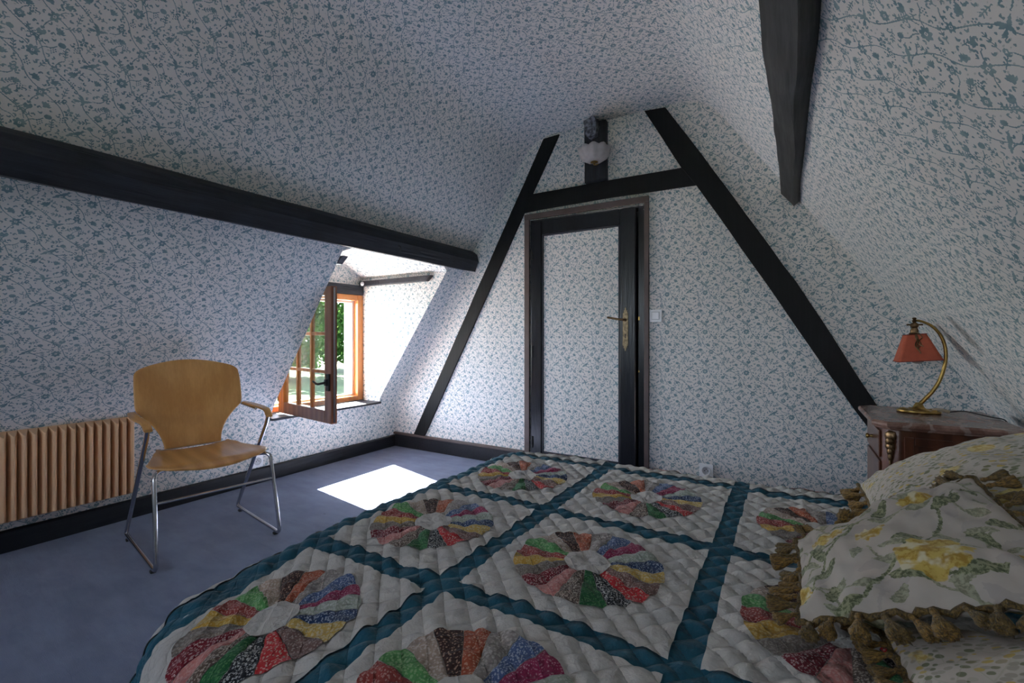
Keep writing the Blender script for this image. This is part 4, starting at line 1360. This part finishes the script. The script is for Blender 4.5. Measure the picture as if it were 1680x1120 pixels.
cushion('bed_pillow', [(3.43, -2.62, .475), (4.02, -2.64, .575), (4.03, -1.97, .585), (3.42, -2.06, .475)], .075, ROSESML,
        'leaf-print pillow lying in the near corner of the bed head, below the tasselled cushion', 'bed pillows', 5, .012, (0, 0, 0, 1), floor_z=FZ, nt_=15)
cushion('tasselled_cushion', [(3.285, -2.115, .475), (3.70, -2.13, .645), (3.665, -1.62, .695), (3.285, -1.76, .500)], .062, ROSEBIG,
        'square yellow rose cushion with moss-gold tassel fringe lying on top of the pillows', None, 9, .021, (1, 1, 1, 1), nt_=11, pinch=.05, tscale=1.0, floor_z=FZ+.004)

# ------------------------------------------------------------------ chair
ch = empty('armchair', (0.653, -1.994, 0.001), math.radians(-9), 'beech plywood armchair with chrome sled legs in front of the radiator', 'chair')
tr_ = .0095
def seat_mesh():
    pts = []; nu, nv = 22, 24
    for i in range(nu):
        a = i/(nu-1)
        f = -.165 + a*.425
        hw = .168 + .092*min(1, max(0, (a-.08)/.55))**.8
        if a > .72: hw = .26*math.sqrt(max(0, 1-((a-.72)/.30)**2.6))
        z = .447 - .010*math.sin(a*PI) + .004
        if a > .78: z -= .030*((a-.78)/.22)**2
        for j in range(nv):
            q = j/(nv-1)*2-1
            s = q*hw
            zz = z + .010*abs(q)**2.5*(1 if a < .5 else 1-(a-.5)) + (.008*abs(q)**6 if a < .2 else 0)
            pts.append((f - .018*(q*q)*(1 if a > .6 else 0), s, zz))
    o = gridmesh('seat', pts, None, nu, nv, BEECHX, ch)
    s_ = o.modifiers.new('s', 'SOLIDIFY'); s_.thickness = .012; s_.offset = -1
    sb = o.modifiers.new('ss', 'SUBSURF'); sb.levels = sb.render_levels = 1
    return o
seat_mesh()
def back_mesh():
    pts = []; nu, nv = 30, 24
    for i in range(nu):
        a = i/(nu-1)
        z = .455 + a*.415
        if z < .66: hw = .132 + .113*((z-.455)/.205)**2.0
        else: hw = .245 + .005*math.sin(min(1, (z-.66)/.05)*PI/2) - .006*((z-.66)/.21)**4
        for j in range(nv):
            q = j/(nv-1)*2-1
            crown = .052*(1-q*q)*a**4
            zz = z + crown
            f = -.168 - .125*((zz-.455)/.46)**.9 + .045*(abs(q)*hw/.25)**2
            if abs(q) > .93 and a > .93: zz -= .012*((abs(q)-.93)/.07)
            pts.append((f, q*hw, zz))
    o = gridmesh('backrest', pts, None, nu, nv, BEECH, ch)
    s_ = o.modifiers.new('s', 'SOLIDIFY'); s_.thickness = .011; s_.offset = 0
    sb = o.modifiers.new('ss', 'SUBSURF'); sb.levels = sb.render_levels = 1
    return o
back_mesh()
for sg in (-1, 1):
    s = .262*sg
    path = [(.148, s, .625), (.125, s, .575), (-.305, s, .012+tr_), (.295, s, .012+tr_), (.205, s*.955, .438-tr_), (.12, s*.7, .430-tr_), (-.10, s*.55, .432-tr_)]
    bm = bmesh.new(); tube(bm, smooth_path(path, .035, 8), tr_, 14)
    ob('side_frame', bm, CHROME, ch, True, angle=60)
    for f in (-.25, .24):
        bm = bmesh.new(); box(bm, f-.012, f+.012, s-.011, s+.011, 0.0, .0125); ob('glide', bm, RUBBER, ch, bevel=.003)
    # arm pad
    pts = []
    bm = bmesh.new()
    N = 14; rings = []
    for i in range(N+1):
        a = i/N
        f = -.185 + a*.345
        z = .662 - .012*a - (.030*((a-.85)/.15)**2 if a > .85 else 0)
        w = .017 + .004*math.sin(a*PI)
        y = s + sg*.010*math.sin(a*PI)
        rings.append([bm.verts.new((f, y+w*c_, z+d_)) for c_, d_ in ((-1, -.003), (-.85, .004), (0, .006), (.85, .004), (1, -.003), (.7, -.008), (-.7, -.008))])
    for i in range(N):
        for k in range(7): bm.faces.new((rings[i][k], rings[i][(k+1) % 7], rings[i+1][(k+1) % 7], rings[i+1][k]))
    bm.faces.new(rings[0]); bm.faces.new(rings[-1][::-1])
    ob('armrest', bm, BEECHX, ch, True)
    bm = bmesh.new()
    tube(bm, smooth_path([(-.235, s*.86, .66), (-.215, s*.93, .662), (-.17, s*.99, .648), (-.02, s, .640)], .02), .007, 8)
    ob('arm_bracket', bm, CHROME, ch, True)
bm = bmesh.new(); tube(bm, [(.264, -.25, .30), (.264, .25, .30)], .006, 10); 
for v in bm.verts: v.co.x = v.co.x - .030 + .001
ob('cross_bar', bm, CHROME, ch, True)
bm = bmesh.new(); box(bm, -.156, -.140, -.150, .150, .4565, .4625); ob('back_strip', bm, CHROME, ch, bevel=.002)
bm = bmesh.new(); tube(bm, [(-.10, -.144, .412), (-.10, .144, .412)], .008, 10); ob('seat_tube', bm, CHROME, ch, True)

# ------------------------------------------------------------------ bedside table and lamp
NS = Vector((3.80, -.525, 0.001))
ns = empty('bedside_table', NS, 0, 'mahogany bedside table with moulded marble top beside the bed head', 'table')
def nb(name, x0, x1, y0, y1, z0, z1, mat, parent=ns, bevel=.004):
    return boxob(name, x0-NS.x, x1-NS.x, y0-NS.y, y1-NS.y, z0, z1, mat, parent, bevel)
def marble():
    m, nt, b, out = newmat('rose_brown_marble')
    v = nt.new('ShaderNodeTexCoord').outputs['Object']
    w = nt.wave(v, 3.0, 9.0, 5.0, 2.0); n_ = nt.noise(v, 14.0, 6.0, 0.65)
    c = nt.mix(nt.step(n_, 0.35, 0.65), (0.160, 0.075, 0.052, 1), (0.300, 0.175, 0.135, 1))
    c = nt.mix(nt.m('MULTIPLY', nt.step(w, 0.88, 0.98), 0.5), c, (0.42, 0.33, 0.29, 1))
    nt.put(b.inputs['Base Color'], c); b.inputs['Roughness'].default_value = 0.25
    return m
MARB = marble()
tx0, tx1, ty0, ty1 = 3.565-NS.x, 4.035-NS.x, -.795-NS.y, -.250-NS.y
def topring(e, z):
    c = .045
    return [(tx0-e+c, ty0-e, z), (tx1+e, ty0-e, z), (tx1+e, ty1+e, z), (tx0-e+c, ty1+e, z), (tx0-e, ty1+e-c, z), (tx0-e, ty0-e+c, z)]
bm = bmesh.new()
rr = [[bm.verts.new(p) for p in topring(e, z)] for e, z in ((-.02, .664), (-.012, .668), (-.010, .674), (-.002, .678), (0, .684), (0, .692), (-.006, .699), (-.012, .700))]
for i in range(len(rr)-1):
    for k in range(6): bm.faces.new((rr[i][k], rr[i][(k+1) % 6], rr[i+1][(k+1) % 6], rr[i+1][k]))
bm.faces.new(rr[0][::-1]); bm.faces.new(rr[-1])
ob('marble_top', bm, MARB, ns)
bm = bmesh.new()
cc = .05
x0, x1, y0, y1 = 3.605-NS.x, 4.01-NS.x, -.765-NS.y, -.28-NS.y
prism(bm, [(x0+cc, y0), (x1, y0), (x1, y1), (x0+cc, y1), (x0, y1-cc), (x0, y0+cc)], 'z', .09, .6635)
ob('body', bm, MAHOG, ns, bevel=.003)
# moulded side panel frame on the side that faces the bed
for q in ((3.668, 3.70, .12, .64), (3.955, 3.99, .12, .64), (3.7005, 3.9545, .12, .155), (3.7005, 3.9545, .605, .64)):
    nb('side_frame', q[0], q[1], -.772, -.7655, q[2], q[3], MAHOG)
nb('drawer', 3.596, 3.6045, -.695, -.35, .53, .645, MAHOG)
dr = nb('door', 3.596, 3.6045, -.695, -.35, .13, .515, MAHOG)
bm = bmesh.new(); lathe(bm, [(0, 0), (.008, 0), (.006, .01), (.012, .018), (.010, .024), (0, .026)], 16, Matrix.Translation((3.5955-NS.x, -.5225-NS.y, .59)) @ Matrix.Rotation(-PI/2, 4, 'Y')); ob('knob', bm, BRASS, ns, True)
for sy, yy in ((1, -.765), (-1, -.28)):
    # bronze mount on the canted corner
    cx, cy = 3.605+.025-NS.x, yy+sy*.025-NS.y
    nv = Vector((-1, -sy, 0)).normalized(); tv = Vector((nv.y, -nv.x, 0))
    M = Matrix(((tv.x, nv.x, 0, cx+nv.x*.001), (tv.y, nv.y, 0, cy+nv.y*.001), (0, 0, 1, 0), (0, 0, 0, 1)))
    bm = bmesh.new()
    for z, w, h, d in ((.635, .022, .022, .012), (.612, .017, .020, .016), (.590, .019, .018, .013), (.570, .013, .02, .011), (.548, .009, .022, .009), (.522, .005, .025, .006)):
        r_ = bmesh.ops.create_uvsphere(bm, u_segments=14, v_segments=8, radius=1)
        for v in r_['verts']:
            c = v.co.copy(); k = 1 + .18*math.sin(c.z*9 + c.x*7)
            v.co = M @ Vector((c.x*w*k, c.y*d*k, z + c.z*h))
    ob('bronze_mount', bm, BRASSD, ns, True)
    bm = bmesh.new(); tube(bm, [M @ Vector((0, -.001, .15)), M @ Vector((0, -.001, .50))], .012, 12); ob('pilaster', bm, MAHOG, ns, True)
for x in (3.64, 3.975):
    for y in (-.73, -.315):
        bm = bmesh.new(); lathe(bm, [(0, 0), (.014, 0), (.02, .04), (.026, .089), (0, .089)], 14, Matrix.Translation((x-NS.x, y-NS.y, 0))); ob('foot', bm, MAHOG, ns, True)

LP = Vector((3.775, -.43, .702))
tl = empty('table_lamp', LP, 0, 'brass arc table lamp with coral red pleated shade on the bedside table', 'lamp')
bm = bmesh.new()
r_ = lathe(bm, [(0, 0), (.076, 0), (.080, .004), (.078, .010), (.066, .013), (.060, .011), (.035, .015), (.022, .022), (.016, .034), (.011, .045), (0, .046)], 40)
for ring in r_:
    for v in ring: v.co.y *= .72
for k in range(10):
    a = 2*PI*k/10
    s_ = bmesh.ops.create_uvsphere(bm, u_segments=10, v_segments=6, radius=.009)
    for v in s_['verts']: v.co = Vector((v.co.x*1.3+.062*math.cos(a), v.co.y+.045*math.sin(a), max(.001, v.co.z*.7+.011)))
ob('foot', bm, BRASS, tl, True)
def S3(x, z): return Vector((x-LP.x, 0, z-LP.z))
arc = [S3(3.775, .735), S3(3.795, .762), S3(3.822, .80), S3(3.846, .85), S3(3.862, .91), S3(3.868, .965), S3(3.862, 1.02), S3(3.845, 1.065), S3(3.818, 1.100), S3(3.785, 1.120), S3(3.764, 1.124)]
sm = []
for i in range(len(arc)-1):
    a = arc[max(i-1, 0)]; b = arc[i]; c = arc[i+1]; d = arc[min(i+2, len(arc)-1)]
    for k in range(5):
        t = k/5; sm.append(0.5*((2*b) + (c-a)*t + (2*a-5*b+4*c-d)*t*t + (3*b-a-3*c+d)*t**3))
sm.append(arc[-1])
bm = bmesh.new(); tube(bm, sm, [.0085 - .0035*i/len(sm) for i in range(len(sm))], 14); ob('arm', bm, BRASS, tl, True, angle=60)
HX = 3.760-LP.x
bm = bmesh.new()
MM = Matrix.Translation((HX, 0, 0))
lathe(bm, [(0, .437), (.006, .436), (.009, .431), (.005, .426), (.010, .421), (.006, .414), (.013, .408), (.016, .396), (.011, .388), (.015, .378), (.015, .368), (.021, .362), (.019, .358), (0, .357)], 20, MM)
tube(bm, [(HX-.028, 0, .403), (HX+.03, 0, .403)], .004, 8)
ob('lamp_socket', bm, BRASSD, tl, True)
CORALM = simple('coral_red_shade_cloth', (0.50, 0.105, 0.052), 0.75, var=0.08, scale=30, bump=0.001)
# shade: a rectangular-plan pleated pyramid, slightly tilted
tilt = Matrix.Translation((HX, 0, .36)) @ Matrix.Rotation(math.radians(-5), 4, 'Y')
def shade_ring(bm, a, b, z, n=16, r=.018):
    out = []
    for qx, qy in ((1, 1), (-1, 1), (-1, -1), (1, -1)):
        a0 = math.atan2(qy, qx) - PI/4
        for k in range(5):
            t = a0 + (PI/2)*k/4
            out.append(bm.verts.new(tilt @ Vector((qx*(a-r) + r*math.cos(t), qy*(b-r) + r*math.sin(t), z))))
    return out
bm = bmesh.new()
R1 = shade_ring(bm, .038, .034, -.002, r=.010); R2 = shade_ring(bm, .058, .050, -.060, r=.012); R3 = shade_ring(bm, .079, .068, -.122, r=.014)
n = len(R1)
for A, B in ((R1, R2), (R2, R3)):
    for k in range(n): bm.faces.new((A[k], A[(k+1) % n], B[(k+1) % n], B[k]))
o = ob('lamp_shade', bm, CORALM, tl); s_ = o.modifiers.new('s', 'SOLIDIFY'); s_.thickness = .0018
for R_, z, a, b, r in ((0, -.002, .0385, .0345, .010), (1, -.122, .0795, .0685, .014)):
    bm = bmesh.new(); rg = [v.co.copy() for v in shade_ring(bm, a, b, z, r=r)]; bm.free(); bm = bmesh.new()
    tube(bm, rg + [rg[0]], .0018, 6); ob('shade_piping', bm, simple('dark_red_piping', (.22, .03, .02), .8), tl, True)
bm = bmesh.new(); bmesh.ops.create_uvsphere(bm, u_segments=20, v_segments=14, radius=.029)
for v in bm.verts: v.co = tilt @ (v.co + Vector((0, 0, -.108)))
ob('bulb', bm, simple('opal_bulb', (.45, .42, .40), .25, var=.02), tl, True)
bm = bmesh.new()
for x, l, sw in ((-.006, .075, .006), (.002, .062, -.008), (.008, .055, .010), (-.001, .085, .004)):
    pts = [tilt @ Vector((x+sw*math.sin(k*.9), -.036-.0003-.034*(k/8)*l/.09*1.0-.004, -.003-l*k/8)) for k in range(9)]
    tube(bm, pts, .0022, 6)
ob('cord_tassel', bm, BRASSD, tl, True)
bm = bmesh.new(); tube(bm, smooth_path([(.045, -.01, .016), (.07, -.02, .022), (.10, -.02, .012)], .02), [.007]*9, 8)
ob('inline_switch', bm, simple('ivory_plastic', (.35, .28, .2), .5), tl, True)
CB = bmesh.new(); tube(CB, smooth_path([(.10, -.02, .012), (.15, -.01, .022), (.19, -.03, .012), (.235, -.05, .004), (.262, -.07, .003), (.272, -.09, -.03), (.272, -.10, -.12)], .03), .0025, 8)
ob('power_cord', CB, RUBBER, tl, True)

# ------------------------------------------------------------------ outdoors
GZ = -3.0
def grassm():
    m, nt, b, out = newmat('lawn_grass')
    v = nt.new('ShaderNodeTexCoord').outputs['Object']
    f = nt.m('ADD', nt.m('MULTIPLY', nt.noise(v, 0.3, 4.0), .6), nt.m('MULTIPLY', nt.noise(v, 9.0, 3.0), .4))
    nt.put(b.inputs['Base Color'], nt.mix(nt.step(f, .35, .65), (.022, .045, .010, 1), (.050, .080, .020, 1)))
    b.inputs['Roughness'].default_value = .9
    nt.put(b.inputs['Normal'], nt.bump(nt.noise(v, 20, 3.0), .05))
    return m
bm = bmesh.new()
v = [bm.verts.new(p) for p in ((-160, -120, GZ), (60, -120, GZ), (60, 160, GZ), (-160, 160, GZ))]; bm.faces.new(v)
tag(ob('ground', bm, grassm()), kind='structure')
BOUNCE = simple('pale_bounce_ground', (.40, .385, .37), .95, var=.2, scale=14, bump=.02)  # pale ground added to bounce neutral light up into the room
bm = bmesh.new(); box(bm, -22, 24, -24, 22, GZ+.001, GZ+.02)
tag(ob('bounce_ground', bm, BOUNCE), kind='structure')
def leafm(name, c0, c1):
    m = bpy.data.materials.new(name); m.use_nodes = True
    t = m.node_tree; t.nodes.clear(); nt = NT(t)
    out = nt.new('ShaderNodeOutputMaterial'); d = nt.new('ShaderNodeBsdfDiffuse'); tr = nt.new('ShaderNodeBsdfTranslucent'); mx = nt.new('ShaderNodeMixShader')
    v = nt.new('ShaderNodeTexCoord').outputs['Object']
    c = nt.mix(nt.step(nt.noise(v, .9, 4.0), .35, .65), rgb(c0), rgb(c1))
    nt.put(d.inputs[0], c); nt.put(tr.inputs[0], c); mx.inputs[0].default_value = .4
    t.links.new(d.outputs[0], mx.inputs[1]); t.links.new(tr.outputs[0], mx.inputs[2]); t.links.new(mx.outputs[0], out.inputs[0])
    return m
LEAVES = [leafm('tree_leaves_mid', (.016, .045, .010), (.055, .11, .028)), leafm('tree_leaves_light', (.030, .070, .014), (.095, .16, .045))]
BARK = simple('tree_bark', (.10, .075, .05), .9, var=.3)
def tree_thing(x, y, h, r, mi, label, seed):
    rnd = random.Random(seed)
    t = empty('tree', (x, y, GZ), rnd.uniform(0, 6), label, 'tree', None)
    bm = bmesh.new(); tube(bm, [(0, 0, -.1), (.1, .05, h*.3), (0, .1, h*.7)], [.35, .25, .1], 10)
    for k in range(6):
        a = k*1.05; z0 = h*(.25+.07*k); tube(bm, [(0, 0, z0), (math.cos(a)*r*.5, math.sin(a)*r*.5, z0+h*.2)], [.12, .04], 6)
    ob('trunk', bm, BARK, t, True)
    vs = []; fs = []
    blobs = [(rnd.uniform(-r, r)*.62, rnd.uniform(-r, r)*.62, h*rnd.uniform(.18, .85), r*rnd.uniform(.35, .6)) for _ in range(22)]
    for k in range(7600):
        bx, by, bz, br = blobs[k % 22]
        d = Vector((rnd.gauss(0, 1), rnd.gauss(0, 1), rnd.gauss(0, 1))).normalized()*br*rnd.uniform(.7, 1.05)
        p = Vector((bx, by, bz)) + d
        if p.z < .9: p.z = .9 + rnd.random()*.5
        u = Vector((rnd.uniform(-1, 1), rnd.uniform(-1, 1), rnd.uniform(-1, 1))).normalized(); w = u.orthogonal().normalized(); s = rnd.uniform(.20, .40)
        b0 = len(vs)
        vs += [tuple(p-u*s), tuple(p+w*s*.5), tuple(p+u*s), tuple(p-w*s*.5)]; fs.append((b0, b0+1, b0+2, b0+3))
    me = bpy.data.meshes.new('foliage'); me.from_pydata(vs, [], fs); link('foliage', me, LEAVES[mi], t)
for a in ((-29, 27.5, 13, 4.2, 0, 'dense green tree on the far lawn behind the open window gap', 1),
          (-38, 23, 12, 4.6, 1, 'light green tree on the far lawn seen through the window leaf', 2),
          (-33, 39, 15, 5.0, 1, 'tall light green tree at the right end of the garden row', 3),
          (-45, 13, 13, 5.0, 0, 'dense green tree left of the light one in the garden row', 4),
          (-46, 34, 14, 5.5, 0, 'dark tree closing the garden behind the row', 5)):
    tree_thing(*a)
